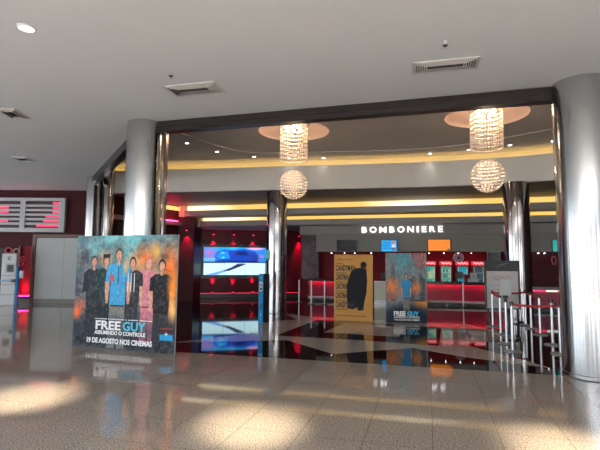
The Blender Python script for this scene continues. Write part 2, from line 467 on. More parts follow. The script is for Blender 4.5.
# back of the bar
def lb(x): return 22.0-SL*x
bm = bmesh.new(); beambox(bm, (.05, lb(.05)), (XR, lb(XR)), .12, 0, 3.2)
beambox(bm, (.1, lb(.1)), (.1, 22.6), .1, 0, 3.2)
struct(from_bm('wall_back', bm, REDBAR))
bm = bmesh.new(); beambox(bm, (.10, 21.55), (.9, 21.35), .05, .9, 3.15)
struct(from_bm('wall_panel', bm, mat('smoky_glass_cladding', (.075, .03, .045), .25, .1, var=.5, vscale=3, spec=.3)))
bm = bmesh.new(); flat(bm, [(.75, lf(.75)+.1), (XR, lf(XR)+.1), (XR, lb(XR)), (.75, lb(.75))], 2.3, th=.03)
struct(from_bm('ceiling', bm, REDBAR))
# grey fascia in two bands
bm = bmesh.new(); beambox(bm, (.02, lf(.02)), (XR, lf(XR)), .2, 2.83, 3.19); struct(from_bm('wall_fascia', bm, GREY))
bm = bmesh.new(); beambox(bm, (.70, lf(.70)+.08), (XR, lf(XR)+.08), .2, 2.13, 2.83); struct(from_bm('wall_fascia', bm, GREY2))
# maroon wall under the fascia on the right
bm = bmesh.new(); beambox(bm, (8.0, lf(8.0)+.06), (XR, lf(XR)+.06), .14, 0, 2.11); struct(from_bm('wall_right', bm, MAROON))
bm = bmesh.new(); beambox(bm, (XR, 4.3), (XR, 20), .15, 0, 5.2); beambox(bm, (11, fy(11)), (XR+.1, fy(XR)), .15, 0, 5.2)
struct(from_bm('wall_right', bm, BURG))

# far wall of the hall on the left, grey shutter, red niche
bm = bmesh.new(); box(bm, -20, -6.9, WL, WL+.2, 0, H1); struct(from_bm('wall_far', bm, BURG_OUT))
bm = bmesh.new(); box(bm, -20, -6.9, WL-.04, WL, 0.0, .17); struct(from_bm('baseboard_far', bm, mat('grey_skirting', (.16, .15, .14), .4)))
bm = bmesh.new(); beambox(bm, (-6.98, WL), side0, .2, 0, H1); struct(from_bm('wall_far', bm, BURG_OUT))
a = P(35, 270, d=WL-.05); b = P(63, 270, d=WL-.05); ztop = P(50, 238, d=WL).z
d1 = thing('door_1', '', 'door', (a.x, WL-.06, 0)); del d1['label']; del d1['category']; struct(d1)
bm = bmesh.new(); box(bm, 0, b.x-a.x, 0, .04, .17, ztop, .005); from_bm('panel', bm, PANEL, d1)
bm = bmesh.new(); box(bm, b.x-a.x+.02, -7.1-a.x, -.02, .04, .17, ztop, .005); from_bm('panel', bm, PANEL, d1)
bm = bmesh.new(); box(bm, -.13, -.01, -.04, .06, 0, ztop+.14); from_bm('frame', bm, BROWNF, d1); bm = bmesh.new(); box(bm, -.01, -7.1-a.x, -.04, .06, ztop+.02, ztop+.14); from_bm('frame', bm, BROWNF, d1)
# red lit niche
n0 = P(19.5, 270, d=WL-.1).x; n1 = P(31, 270, d=WL-.1).x; nz1 = P(25, 246, d=WL).z; nz0 = P(25, 296, d=WL).z
bm = bmesh.new()
box(bm, n0-.06, n0, WL-.14, WL, nz0-.06, nz1); box(bm, n1, n1+.05, WL-.14, WL, nz0-.06, nz1); box(bm, n0, n1, WL-.14, WL, nz0-.06, nz0)
struct(from_bm('wall_niche', bm, BROWNF))
bm = bmesh.new(); box(bm, n0, n1, WL-.03, WL-.01, nz0, nz1); struct(from_bm('wall_niche', bm, mat('niche_red', (.22, .008, .02), .5, spec=.2)))
bm = bmesh.new(); box(bm, n0+.02, n1-.02, WL-.12, WL-.09, nz0+.002, nz0+.025); struct(from_bm('cove_light', bm, LED_RED))
spot('red_beam', ((n0+n1)/2, WL-.13, nz0+.05), ((n0+n1)/2, WL-.02, nz0+.8), 110, (1, .015, .12), 80, 1., .03)

# shell of the hall behind the camera: piers and tall windows open to the day
bm = bmesh.new()
for x, x1 in ((-20, -18), (-15.4, -11.6), (-9, -5.2), (-2.6, 1.2), (3.8, 7.6), (10.2, 11)): box(bm, x, x1, -12.2, -12, 0, H1)
box(bm, -20, 11, -12.2, -12, 0, .5); box(bm, -20, 11, -12.2, -12, 3.3, H1)
struct(from_bm('wall_rear', bm, LGREY))
bm = bmesh.new()
for y0, y1 in ((-12, -8.6), (-7.4, -3.4), (-2.2, .6), (1.5, 4)): box(bm, 11, 11.2, y0, y1, 0, H1)
box(bm, 11, 11.2, -12, 4.9, 0, .15); box(bm, 11, 11.2, 3.2, 5.0, 0, H1)
struct(from_bm('wall_street', bm, LGREY))
bm = bmesh.new(); box(bm, -20.2, -20, -12, WL, 0, .3); box(bm, -20.2, -20, -12, WL, 4.1, H1)
for y in (-12, -6, 0, 6, 12, 17): box(bm, -20.2, -20, y, y+1, .3, 4.1)
struct(from_bm('wall_far', bm, LGREY))
for i, y in enumerate((-11, -5, 1, 7, 13)):  # unseen windows added to brighten the left hall and its far wall
    bm = bmesh.new(); y1 = min(y+5, 17)
    for q in np.linspace(y, y1-.06, 4): box(bm, -20.15, -20.05, q, q+.06, .3, 4.1)
    box(bm, -20.15, -20.05, y, y1, 2.6, 2.66); struct(from_bm('window_%d' % (20+i), bm, DGREY))
k = 1
for x in (-18, -11.6, -5.2, 1.2, 7.6):
    bm = bmesh.new()
    for q in (0, 1.27, 2.54): box(bm, x+q, x+q+.06, -12.15, -12.05, .5, 3.3)
    box(bm, x, x+2.6, -12.15, -12.05, 2.6, 2.66)
    struct(from_bm('window_%d' % k, bm, DGREY)); k += 1
TINT = bpy.data.materials.new('tinted_pane'); TINT.use_nodes = True  # tint added to unseen street windows to dim their glare on the column
_n = TINT.node_tree.nodes; _t = _n.new('ShaderNodeBsdfTransparent'); _t.inputs['Color'].default_value = (.22, .42, .44, 1); _g = _n.new('ShaderNodeBsdfGlossy'); _g.inputs['Roughness'].default_value = .02
_m = _n.new('ShaderNodeMixShader'); _m.inputs[0].default_value = .06
for a_, b_ in ((_t.outputs[0], _m.inputs[1]), (_g.outputs[0], _m.inputs[2]), (_m.outputs[0], _n['Material Output'].inputs['Surface'])): TINT.node_tree.links.new(a_, b_)
for y in (-8.6, -3.4, .6):
    bm = bmesh.new(); box(bm, 11.09, 11.11, y, y+(1.2 if y < 0 else .9), .15, H1); struct(from_bm('window_%d' % (k+30), bm, TINT))
    bm = bmesh.new()
    for q in (0, .5 if y < 0 else .42, 1.14 if y < 0 else .84): box(bm, 11.05, 11.15, y+q, y+q+.06, .15, H1)
    struct(from_bm('window_%d' % k, bm, DGREY)); k += 1
bm = bmesh.new(); box(bm, -21, 14, -3.0, 24.5, 5.35, 5.45); box(bm, -7.4, 13.5, 23.6, 23.8, 0, 5.35)
struct(from_bm('roof', bm, DGREY))

# ================================================================== COLUMNS
def column(c, r, h, label, m, z0=0., seams=(1.3, 2.9), group=None):
    t = thing('steel_clad_column', label, 'column', (c[0], c[1], z0), 0, group)
    zs = [0]+list(seams)+[h]
    bm = bmesh.new(); prof = [(r+.012, .0), (r+.012, .06), (r, .065)]
    for s in seams: prof += [(r, s-.004), (r-.004, s-.003), (r-.004, s+.003), (r, s+.004)]
    prof += [(r, h)]
    lathe(bm, prof, 72); from_bm('cladding', bm, m, t, smooth=True)
    bm = bmesh.new(); lathe(bm, [(r+.02, 0), (r+.02, .012), (r+.012, .012)], 72); from_bm('base_ring', bm, DGREY, t)
    return t
column(CR, .385, H1, 'polished steel column at the right edge of the shop front, by the queue posts', CHROME, seams=(2.6,))
column(CL, .36, H1, 'polished steel column rising behind the large poster stand on the left', CHROME, seams=(2.6,))
column(CF, .24, H1, 'slimmer far steel column left of the large poster stand, near the grey shutter', CHROME, seams=(2.2,))
column(P(276.5, 262, d=15.2)[:2], .345, SO, 'mirror steel column inside the lobby beside the video wall', CHROME2, seams=(1.2, 2.7))
column(P(518, 262, d=13.2)[:2], .365, SO, 'mirror steel column inside the lobby behind the grey notice board', CHROME2, seams=(1.2, 2.7))
column((-6.55, 15.25), .2, H3, 'narrow mirror steel column just inside the slanted side opening on the left', CHROME2, seams=(1.2, 2.7))
# slim jambs
for i, (x, off) in enumerate(((-2.74, .30), (4.055, .16))):
    bm = bmesh.new(); beambox(bm, (x, fy(x)+off), (x+.045, fy(x+.045)+off), .09, 0, 4.28)
    struct(from_bm('trim_%d' % (10+i), bm, mat('dark_mirror_jamb', (.16, .13, .12), .12, .9)))
a = CL+(CF-CL)*.955; bm = bmesh.new(); beambox(bm, tuple(a), tuple(a+(CF-CL).normalized()*.08), .1, 0, 4.2); struct(from_bm('trim_12', bm, BEAM))
# black door in the side wall
d2a = Vector(side0)+sd*1.9; bm = bmesh.new(); q = Vector(side0)+sd*.9
beambox(bm, tuple(q+sn*.075), tuple(d2a+sn*.075), .04, 0, 3.1); struct(from_bm('door_2', bm, BLACK))

# ================================================================== CHANDELIERS
def beads(bm, pts, rs, closed=False, n=6):
    """one string of beads: a tube along the points whose radius swells at every bead"""
    m = len(pts); rows = []
    for i in range(m):
        p = Vector(pts[i]); a = Vector(pts[(i-1) % m] if closed or i else pts[0]); b = Vector(pts[(i+1) % m] if closed or i < m-1 else pts[-1])
        d = (b-a).normalized(); u = d.orthogonal().normalized() if abs(d.z) > .9 else Vector((0, 0, 1)); v = d.cross(u)
        rows.append([bm.verts.new(p+(u*math.cos(2*PI*k/n)+v*math.sin(2*PI*k/n))*rs[i]) for k in range(n)])
    for i in range(m if closed else m-1):
        a, b = rows[i], rows[(i+1) % m]
        for k in range(n): bm.faces.new((a[k], a[(k+1) % n], b[(k+1) % n], b[k]))
    if not closed: bm.faces.new(rows[0]); bm.faces.new(rows[-1])
def ring_of_beads(bm, R, z, count, r, ph=0.):
    pts, rs = [], []
    for k in range(count):
        for q, f in ((0, 1.), (.22, .75), (.5, .12), (.78, .75)):
            a = 2*PI*(k+q+ph)/count; pts.append((R*math.cos(a), R*math.sin(a), z)); rs.append(r*f)
    beads(bm, pts, rs, True)
def chandelier(c, zt, label):
    t = thing('crystal_chandelier', label, 'chandelier', (c.x, c.y, zt), 0, None)
    bm = bmesh.new(); lathe(bm, [(.36, -.05), (.38, -.04), (.38, 0)], 40); from_bm('ceiling_plate', bm, STEEL, t)
    zb = -(zt-4.35)
    for k in range(9):
        a = 2*PI*k/9+.2; r = .26 if k % 2 else .17
        bm = bmesh.new(); cyl(bm, .018, -.10, -.05, r*math.cos(a), r*math.sin(a), 8); s = from_bm('lamp_socket', bm, STEEL, t)
        bm = bmesh.new(); q = bmesh.ops.create_icosphere(bm, subdivisions=2, radius=.03); bmesh.ops.scale(bm, vec=(1, 1, 1.7), verts=q['verts'])
        bmesh.ops.translate(bm, vec=(r*math.cos(a), r*math.sin(a), -.14), verts=q['verts']); from_bm('bulb', bm, BULB, s, True)
    for k in range(36):
        a = 2*PI*k/36; x, y = .36*math.cos(a), .36*math.sin(a)
        bm = bmesh.new(); z = -.07; i = 0; pts = []; rs = []
        while z > zb:
            r = .009
            for q, f_ in ((0, 1.), (.22, .75), (.5, .12), (.78, .75)): pts.append((x, y, z-.031*q)); rs.append(r*f_)
            z -= .031; i += 1
        beads(bm, pts, rs)
        from_bm('crystal_strand', bm, CRYSTAL, t)
    # tiers: thin hoops that bunch the strands
    for z in np.linspace(-.12, zb, 9):
        bm = bmesh.new(); ring_of_beads(bm, .35, z, 30, .024)
        from_bm('crystal_hoop', bm, CRYSTAL, t)
    zc = 3.69-zt; R = .37
    for k in range(3):
        a = 2*PI*k/3; bm = bmesh.new(); bar(bm, (.1*math.cos(a), .1*math.sin(a), -.05), (.1*math.cos(a), .1*math.sin(a), zc+R-.02), .0015, 5)
        from_bm('wire', bm, STEEL, t)
    for j in range(1, 14):
        th = PI*j/14; n = max(5, int(2*PI*math.sin(th)*R/.08))
        bm = bmesh.new()
        ring_of_beads(bm, R*math.sin(th), zc+R*math.cos(th), n, .024, .5*(j % 2))
        from_bm('bead_ring', bm, CRYSTAL, t)
    point('chandelier_light', (c.x, c.y, zt-.2), 42, (1., .72, .48), .12)
    point('chandelier_light', (c.x, c.y, zt+zc+.07), 15, (1., .76, .55), .05)  # added light inside the ball, without a bulb, to brighten the beads
    return t
chandelier(dishL, H2c+.2, 'crystal chandelier with hanging ball above the steel column by the video wall')
chandelier(dishR, H2c+.2, 'crystal chandelier with hanging ball above the notice board on the right')

# ================================================================== CEILING FITTINGS
def downlight(p, r, label, lens, group, z=None, name='recessed_downlight', parts=True):
    t = thing(name, label, 'downlight', (p.x, p.y, p.z), 0, group)
    bm = bmesh.new(); lathe(bm, [(r*1.25, 0), (r*1.25, -.008), (r, -.012), (r, 0)], 20); from_bm('trim_ring', bm, WHITE, t)
    bm = bmesh.new(); cyl(bm, r*.98, -.012, -.004, n=20); from_bm('lens', bm, lens, t)
    return t
for i, (x, y) in enumerate([(187, 143), (217, 151.5), (254, 156.5), (289, 158), (323.5, 157.8), (430, 153.3), (468.7, 149.7), (510, 145), (553, 141)]):
    p = P(x, y, H=H3)
    places = ['farthest left of the row along the gold cove', 'second from the left in the row along the gold cove', 'third from the left in the row along the gold cove',
              'seen just behind the left chandelier', 'just right of the left chandelier', 'just left of the right chandelier', 'seen behind the left part of the right chandelier',
              'just right of the right chandelier', 'next to the right front column']
    downlight(p, .05, 'small lobby downlight, '+places[i], LAMP_WHITE, 'downlights along the gold cove')
    spot('downlight_beam', (p.x, p.y, p.z-.03), (p.x, p.y, 0), 12, (1, .93, .85), 75, .8, .04)
p = P(26.5, 28, H=H1); t = downlight(p, .09, 'round white downlight set in the pale hall ceiling, top left corner', LAMP_CEIL, None)
# added spots, out of view, that throw the warm pools on the granite
for (fx, fy_, e) in ((250, 424, 62), (30, 396, 62), (572, 450, 70), (-100, 375, 50)):
    tgt = P(fx, fy_, H=0); l = Vector((tgt.x+.75, tgt.y-2.9, H1-.04))
    spot('added_pool_spot', l, tgt, e*125, (1, .86, .60), 14.5, 1., .16)
    downlight(Vector((l.x, l.y, H1)), .07, 'added ceiling spot out of view, for a warm floor pool', LAMP_CEIL, 'added floor pool spots')

def vent(pc, w, d, label, rz=ANG):
    t = thing('ceiling_vent', label, 'vent', (pc.x, pc.y, H1), rz)
    bm = bmesh.new()
    for q in ((-w/2, w/2, -d/2, -d/2+.035), (-w/2, w/2, d/2-.035, d/2), (-w/2, -w/2+.035, -d/2, d/2), (w/2-.035, w/2, -d/2, d/2)): box(bm, q[0], q[1], q[2], q[3], -.014, 0)
    from_bm('frame', bm, mat('vent_aluminium', (.72, .72, .71), .4, .2), t)
    bm = bmesh.new(); box(bm, -w/2+.02, w/2-.02, -d/2+.02, d/2-.02, -.003, -.0005); from_bm('backing', bm, mat('vent_dark', (.06, .06, .06), .8), t)
    slat = mat('vent_slat', (.5, .5, .5), .4, .2)
    # four-way louvre: concentric slats along the long sides, short ones at the ends
    bm = bmesh.new(); n = 4; e = min(d*.55, w*.2)
    for k in range(n):
        y = d/2-.05-(d/2-.08)*k/n
        xx = w/2-.04-e*(k/n)
        for s in (-1, 1):
            q = bmesh.ops.create_cube(bm, size=1); bmesh.ops.scale(bm, vec=(2*xx, .022, .003), verts=q['verts'])
            bmesh.ops.rotate(bm, matrix=Matrix.Rotation(s*.6, 3, 'X'), verts=q['verts']); bmesh.ops.translate(bm, vec=(0, s*y, -.012), verts=q['verts'])
    from_bm('long_louvre', bm, slat, t)
    for s in (-1, 1):
        bm = bmesh.new()
        for k in range(6):
            x = w/2-.05-e*k/6; yy = d/2-.045-(d/2-.09)*k/6
            q = bmesh.ops.create_cube(bm, size=1); bmesh.ops.scale(bm, vec=(.018, 2*yy, .003), verts=q['verts'])
            bmesh.ops.rotate(bm, matrix=Matrix.Rotation(-s*.6, 3, 'Y'), verts=q['verts']); bmesh.ops.translate(bm, vec=(s*x, 0, -.016), verts=q['verts'])
        from_bm('end_louvre', bm, mat('vent_slat_light', (.62, .62, .6), .4, .1), t)
    return t
vent(P(194.5, 89, H=H1), .92, .46, 'rectangular louvred air vent in the hall ceiling above the left front column')
vent(P(445, 65.5, H=H1), .92, .40, 'rectangular louvred air vent in the hall ceiling at the top right')
vent(P(13, 113.5, H=H1), .62, .38, 'louvred air vent at the left edge of the hall ceiling', 0.1+PI/2)
vent(P(23.5, 159, H=H1), .55, .42, 'small far louvred air vent in the hall ceiling, above the red louvre frame', 0.1+PI/2)
def sprinkler(p, label):
    t = thing('fire_sprinkler', label, 'sprinkler', p)
    bm = bmesh.new(); lathe(bm, [(.03, 0), (.03, -.006), (.008, -.01), (.008, -.035)], 16); from_bm('rose', bm, WHITE, t)
    bm = bmesh.new(); lathe(bm, [(.004, -.035), (.034, -.045), (.034, -.05), (.004, -.055)], 16); bar(bm, (0, 0, -.035), (0, 0, -.085), .006); from_bm('deflector', bm, DGREY, t)
sprinkler(P(171, 73, H=H1), 'small fire sprinkler in the hall ceiling near the left air vent')
sprinkler(P(445, 42, H=H1), 'small fire sprinkler in the hall ceiling above the right air vent')

# ================================================================== LEFT HALL WALL: LOUVRE FRAME, KIOSKS
LV = mat('louvre_grey', (.46, .47, .48), .5)
a = P(-62, 200, d=WL-.1); b = P(66, 198, d=WL-.1); z1 = P(30, 198, d=WL-.1).z; z0 = P(30, 232, d=WL-.1).z
t = thing('louvre_frame', 'pale grey louvred frame with glowing red slats high on the burgundy wall', 'louvre', (a.x, WL-.16, z0))
W = b.x-a.x; Hh = z1-z0
bm = bmesh.new(); box(bm, 0.02, W-.02, .10, .15, .02, Hh-.02); from_bm('backing', bm, mat('louvre_recess', (.05, .012, .016), .5), t)
bm = bmesh.new()
for q in ((0, W, 0, .16), (0, W, Hh-.12, Hh)): box(bm, q[0], q[1], 0, .16, q[2], q[3])
n = 3
for k in range(n+1):
    x = W-.16-(W-.28)/n*k if k else W-.22
    box(bm, x if k else W-.22, (x+.2) if k else W, 0, .16, .16, Hh-.12)
from_bm('frame', bm, LV, t)
for k in range(5):
    z = .16+(Hh-.28)*(k+1)/6
    bm = bmesh.new(); box(bm, .05, W-.2, .015, .07, z-.055, z+.035); from_bm('slat', bm, LV, t)
bayw = (W-.28)/n
lens = LED_REDS
lr = mat('red_glow_tube', (.8, .03, .1), .4, emit=(1., .03, .13), es=1.3)
for k in range(6):
    z = .16+(Hh-.28)*(k+.5)/6+.01
    ln = [.87, .6, .52, .25, .25, .25][k]
    bm = bmesh.new(); box(bm, W-.26-ln, W-.24, .075, .095, z-.035, z+.035); from_bm('glowing_tube', bm, lr, t)
    if k in (1, 3, 4):
        x = P(4, 220, d=WL).x-a.x
        bm = bmesh.new(); box(bm, x-.5, x+.2, .075, .095, z-.035, z+.035); from_bm('glowing_tube', bm, lr, t)

def kiosk_white():
    base = P(9, 304, H=0); x, y = base.x, 17.3
    x = P(9.5, 280, d=y).x
    t = thing('self_service_kiosk', 'white and blue self-service kiosk with a dark screen by the red lit niche', 'kiosk', (x, y, 0), .35)
    bm = bmesh.new(); box(bm, -.24, .24, -.2, .12, 0, 1.93, .02); from_bm('body', bm, WHITE, t)
    bm = bmesh.new()
    for z in (.38, .76, 1.1): box(bm, -.235, .235, -.204, -.198, z, z+.012)
    from_bm('seam', bm, DGREY, t)
    bm = bmesh.new(); box(bm, .245, .31, -.2, .16, 0, 1.45, .01); from_bm('side_panel', bm, BLUE, t)
    bm = bmesh.new(); box(bm, -.10, .17, -.225, -.2, 1.22, 1.55, .005); f = from_bm('screen_bezel', bm, LGREY, t)
    bm = bmesh.new(); box(bm, -.05, .15, -.232, -.226, 1.25, 1.5); from_bm('screen', bm, BLACK, f)
    bm = bmesh.new(); box(bm, .33, .48, -.16, 0, 1.0, 1.28, .02); from_bm('card_reader', bm, WHITE, t)
    bm = bmesh.new(); box(bm, .30, .34, -.1, -.04, 1.1, 1.16); from_bm('bracket', bm, DGREY, t)
    text_obj('emblem', 'C', .16, BLACK, t, (0, -.204, 1.70), bold=.006)
    rd = mat('pink_foil', (.75, .12, .16), .35)
    for (cx, cz, r) in ((-.08, 2.05, .11), (.18, 2.02, .10)):
        bm = bmesh.new(); pts = [(cx+r*math.cos(q*.5), -.04, cz+r*math.sin(q*.5)) for q in range(14)]
        for p0, p1 in zip(pts, pts[1:]): bar(bm, p0, p1, .022, 8)
        from_bm('top_ring', bm, rd if cx < 0 else mat('pale_foil', (.55, .35, .33), .4), t)
    for (cx, cz) in ((.40, 1.75), (.36, 1.55)):
        bm = bmesh.new(); pts = [(cx+.07*math.cos(q*.5), -.04, cz+.07*math.sin(q*.5)) for q in range(14)]
        for p0, p1 in zip(pts, pts[1:]): bar(bm, p0, p1, .02, 8)
        bar(bm, (.24, -.04, cz), (cx-.06, -.04, cz), .012)
        from_bm('side_ring', bm, rd, t)
kiosk_white()
y = 17.82; x = P(-6, 280, d=y).x
t = thing('dark_display_stand', 'dark patterned display stand cut off by the left edge, beside the white kiosk', 'display stand', (x, y, 0), .1)
pn = Paint(30, 80, (38, 36, 42)); pn.noise(6, .8, (95, 80, 78)); pn.noise(12, .7, (20, 22, 32)); pn.blob(.8, .8, .3, .1, (120, 110, 110), .5); pn.blob(.7, .35, .3, .1, (110, 70, 55), .5)
o = pn.panel('printed_panel', .8, 2.15, .06, mat_attr('dark_print', .4), BLACK, t)
bm = bmesh.new(); box(bm, -.42, .42, -.12, .12, 0, .03, .008); from_bm('foot', bm, DGREY, t)
# blue cloth barrier tape between the stand and the kiosk
bm = bmesh.new(); a = P(-14, 280.5, d=16.75); b = P(14, 280.5, d=16.75)
beambox(bm, (a.x, 16.70), (b.x, 16.70), .015, a.z-.035, a.z+.035)
t = thing('blue_barrier', 'pale blue crossbar in front of the white kiosk', 'barrier', (b.x, 16.7, 0))
for v in bm.verts: v.co -= Vector((b.x, 16.7, 0))
from_bm('crossbar', bm, mat('pale_blue_tape', (.25, .45, .62), .5), t)
bm = bmesh.new(); box(bm, -.06, .06, -.04, .04, a.z-.06, a.z+.06, .01); from_bm('clip', bm, BLACK, t)
bm = bmesh.new(); bar(bm, (a.x-b.x, 0, 0.01), (a.x-b.x, 0, a.z), .014); from_bm('post', bm, BLUE, t)
bm = bmesh.new(); cyl(bm, .12, 0, .012, a.x-b.x, 0, n=20); from_bm('base', bm, DGREY, t)

# ================================================================== POSTER STANDS
PRINT = mat_attr('printed_board', .6)
BOARD = mat('board_edge', (.55, .53, .5), .6)
def stand(label, c, rz, w, h, paint, lean=.02, cat='poster stand'):
    t = thing('poster_stand', label, cat, (c[0], c[1], 0), rz)
    o = paint.panel('printed_board', w, h, .03, PRINT, BOARD, t); o.rotation_euler = (-lean, 0, 0); o.location = (0, 0, .005)
    for s in (-1, 1):
        bm = bmesh.new(); v = [bm.verts.new(q) for q in ((0, .03, .004), (0, .24, .004), (0, .24, .03), (0, .05+lean*h*.5, h*.5))]
        bm.faces.new(v); r = bmesh.ops.extrude_face_region(bm, geom=list(bm.faces))
        bmesh.ops.translate(bm, vec=(.015, 0, 0), verts=[g for g in r['geom'] if isinstance(g, bmesh.types.BMVert)])
        o2 = from_bm('strut', bm, BOARD, t); o2.location = (s*w*.42, 0, 0)
    return t, o

# large stand: six people in front of fire and towers
a = P(70, 344.5, H=0); b = P(172, 353, H=0); a = a*.985+Vector((.05, 0, 0)); b = b*.985+Vector((.05, 0, 0)); c = (a+b)/2; w = (b-a).length; rz = math.atan2((b-a).y, (b-a).x)
pa = Paint(260, 260, (82, 98, 108))
pa.blob(.42, 1.0, .7, .45, (112, 192, 206), 1., .7); pa.blob(.36, .90, .3, .2, (130, 200, 205), .6)
rg = np.random.default_rng(3)
for k in range(16):   # towers
    x = rg.random(); wd = .03+.05*rg.random(); hgt = .55+.4*rg.random()*(1 if abs(x-.45) > .22 else .35)
    cc = [(70, 84, 96), (58, 66, 78), (110, 92, 92), (86, 106, 120), (128, 120, 122)][k % 5]
    pa.rect(x-wd, x+wd, .2, hgt, cc, .75)
pa.noise(9, .5, (54, 62, 76)); 
for (x, y, rx, ry, cc, al) in ((.70, .80, .16, .16, (246, 128, 56), 1.), (.93, .72, .13, .28, (250, 122, 48), 1.), (.9, .42, .12, .22, (252, 150, 70), .9), (.60, .75, .1, .14, (250, 180, 110), .8),
        (.06, .35, .10, .12, (226, 100, 70), .8), (.30, .80, .1, .1, (240, 150, 90), .7), (.78, .92, .12, .08, (150, 120, 125), .6), (.82, .6, .06, .2, (255, 205, 120), .7), (.12, .62, .1, .2, (130, 140, 150), .6), (.05, .82, .08, .16, (70, 75, 90), .7)):
    pa.blob(x, y, rx, ry, cc, al, .9)
pa.noise(22, .35, (60, 50, 60)); pa.noise(30, .2, (235, 200, 170))
pa.blob(.5, .15, .9, .22, (40, 50, 62), .85, .5); pa.rect(0, 1, 0, .12, (24, 32, 40), .9, .05)
pa.blob(.95, .25, .12, .12, (60, 50, 56), .8)
SK = (214, 160, 134)
def person(x, top, sc, shirt, pants, hair, cap=None, bare=False, kw=1.):
    s = sc; hw = .105*s*kw
    pa.poly([(x-hw*.62, top-.42*s), (x+hw*.62, top-.42*s), (x+hw*.75, top-.80*s), (x+hw*.1, top-.80*s), (x, top-.55*s), (x-hw*.1, top-.80*s), (x-hw*.75, top-.80*s)], pants)
    pa.poly([(x-hw*.55, top-.135*s), (x+hw*.55, top-.135*s), (x+hw, top-.17*s), (x+hw*1.12, top-.36*s), (x+hw*.7, top-.34*s), (x+hw*.65, top-.47*s), (x-hw*.65, top-.47*s), (x-hw*.7, top-.34*s), (x-hw*1.12, top-.36*s), (x-hw, top-.17*s)], shirt)
    for q in (-1, 1): pa.poly([(x+q*hw*.60, top-.2*s), (x+q*hw*.68, top-.2*s), (x+q*hw*.72, top-.42*s), (x+q*hw*.64, top-.42*s)], tuple(c*.6 for c in shirt), .8)
    pa.rect(x-hw*.6, x+hw*.6, top-.475*s, top-.46*s, (50, 42, 40))
    pa.rect(x-.004, x+.004, top-.74*s, top-.5*s, tuple(c*.5 for c in pants), .7)
    if bare:
        for q in (-1, 1): pa.poly([(x+q*hw*.72, top-.28*s), (x+q*hw*1.12, top-.28*s), (x+q*hw*1.0, top-.45*s), (x+q*hw*.8, top-.45*s)], SK)
    pa.rect(x-.014*s, x+.014*s, top-.15*s, top-.10*s, SK)
    pa.blob(x, top-.062*s, .036*s*kw, .056*s, hair, 1, .15)
    pa.blob(x, top-.072*s, .027*s*kw, .045*s, SK, 1, .15)
    for q in (-.010, .010): pa.rect(x+q*s*kw-.003, x+q*s*kw+.003, top-.068*s, top-.062*s, (60, 40, 40), .8)
    pa.rect(x-.010*s, x+.010*s, top-.095*s, top-.089*s, (150, 80, 76), .8)
    if cap: pa.rect(x-.038*s, x+.038*s, top-.045*s, top-.005*s, cap)
person(.19, .83, .98, (38, 46, 56), (34, 40, 48), (66, 56, 48))
person(.315, .84, .98, (34, 58, 62), (30, 42, 48), (60, 48, 42), (30, 36, 44))
person(.735, .82, .95, (206, 128, 142), (196, 120, 138), (206, 128, 142))
person(.58, .82, .95, (44, 46, 54), (50, 54, 62), (52, 34, 32), None, True)
person(.86, .80, 1.02, (26, 28, 34), (44, 46, 52), (36, 28, 28), None, True)
person(.44, .90, 1.12, (66, 160, 214), (120, 122, 120), (94, 70, 54), None, True)
pa.noise(60, .22, (40, 40, 48)); pa.noise(50, .16, (230, 220, 210))
pa.rect(.435, .448, .56, .72, (40, 74, 110)); pa.rect(.36, .40, .59, .65, (200, 80, 70))
for xx in (.57, .60, .54): pa.rect(xx-.006, xx+.006, .50, .67, (225, 225, 225))
pa.blob(.5, .17, .6, .14, (52, 60, 72), .6, .6)
pa.rect(.855, .985, .10, .16, (40, 150, 210), 1, .01); pa.rect(.86, .98, .16, .21, (70, 40, 46), 1, .01); pa.rect(.86, .98, .195, .21, (220, 90, 50), 1, .01); pa.rect(.905, .935, .15, .165, (225, 235, 240)); pa.rect(.915, .925, .14, .175, (225, 235, 240))
for (x, y, rx, ry, cc, al) in ((.80, .86, .07, .10, (255, 190, 90), .7), (.96, .55, .06, .2, (255, 150, 50), .9), (.51, .72, .04, .1, (255, 190, 110), .7), (.03, .30, .05, .08, (250, 110, 50), .9), (.97, .35, .05, .12, (255, 200, 110), .9)): pa.blob(x, y, rx, ry, cc, al, .8)
h = 2.15
t, o = stand('large square film poster stand of six people, flames behind, by the left column', (c.x, c.y), rz, w, h, pa, .012)
front = -.019
text_obj('title', 'FREE', .225, MARKW, o, (-.14*w, front, .36), width=.25*w, bold=.007)
text_obj('title', 'GUY', .225, MARKB, o, (.115*w, front, .36), width=.22*w, bold=.007)
text_obj('subtitle', 'ASSUMINDO O CONTROLE', .10, MARKW, o, (-.02*w, front, .265), width=.50*w, bold=.003)
text_obj('release_date', '19 DE AGOSTO NOS CINEMAS', .13, MARKW, o, (-.03*w, front, .10), width=.64*w, bold=.005)
bm = bmesh.new(); 
for k in range(46):
    if random.random() < .85: box(bm, -.27*w+k*.0122*w, -.27*w+k*.0122*w+.008*w, front-.001, front+.001, .545, .560+.006*random.random())
from_bm('credit_line', bm, MARKW, o)

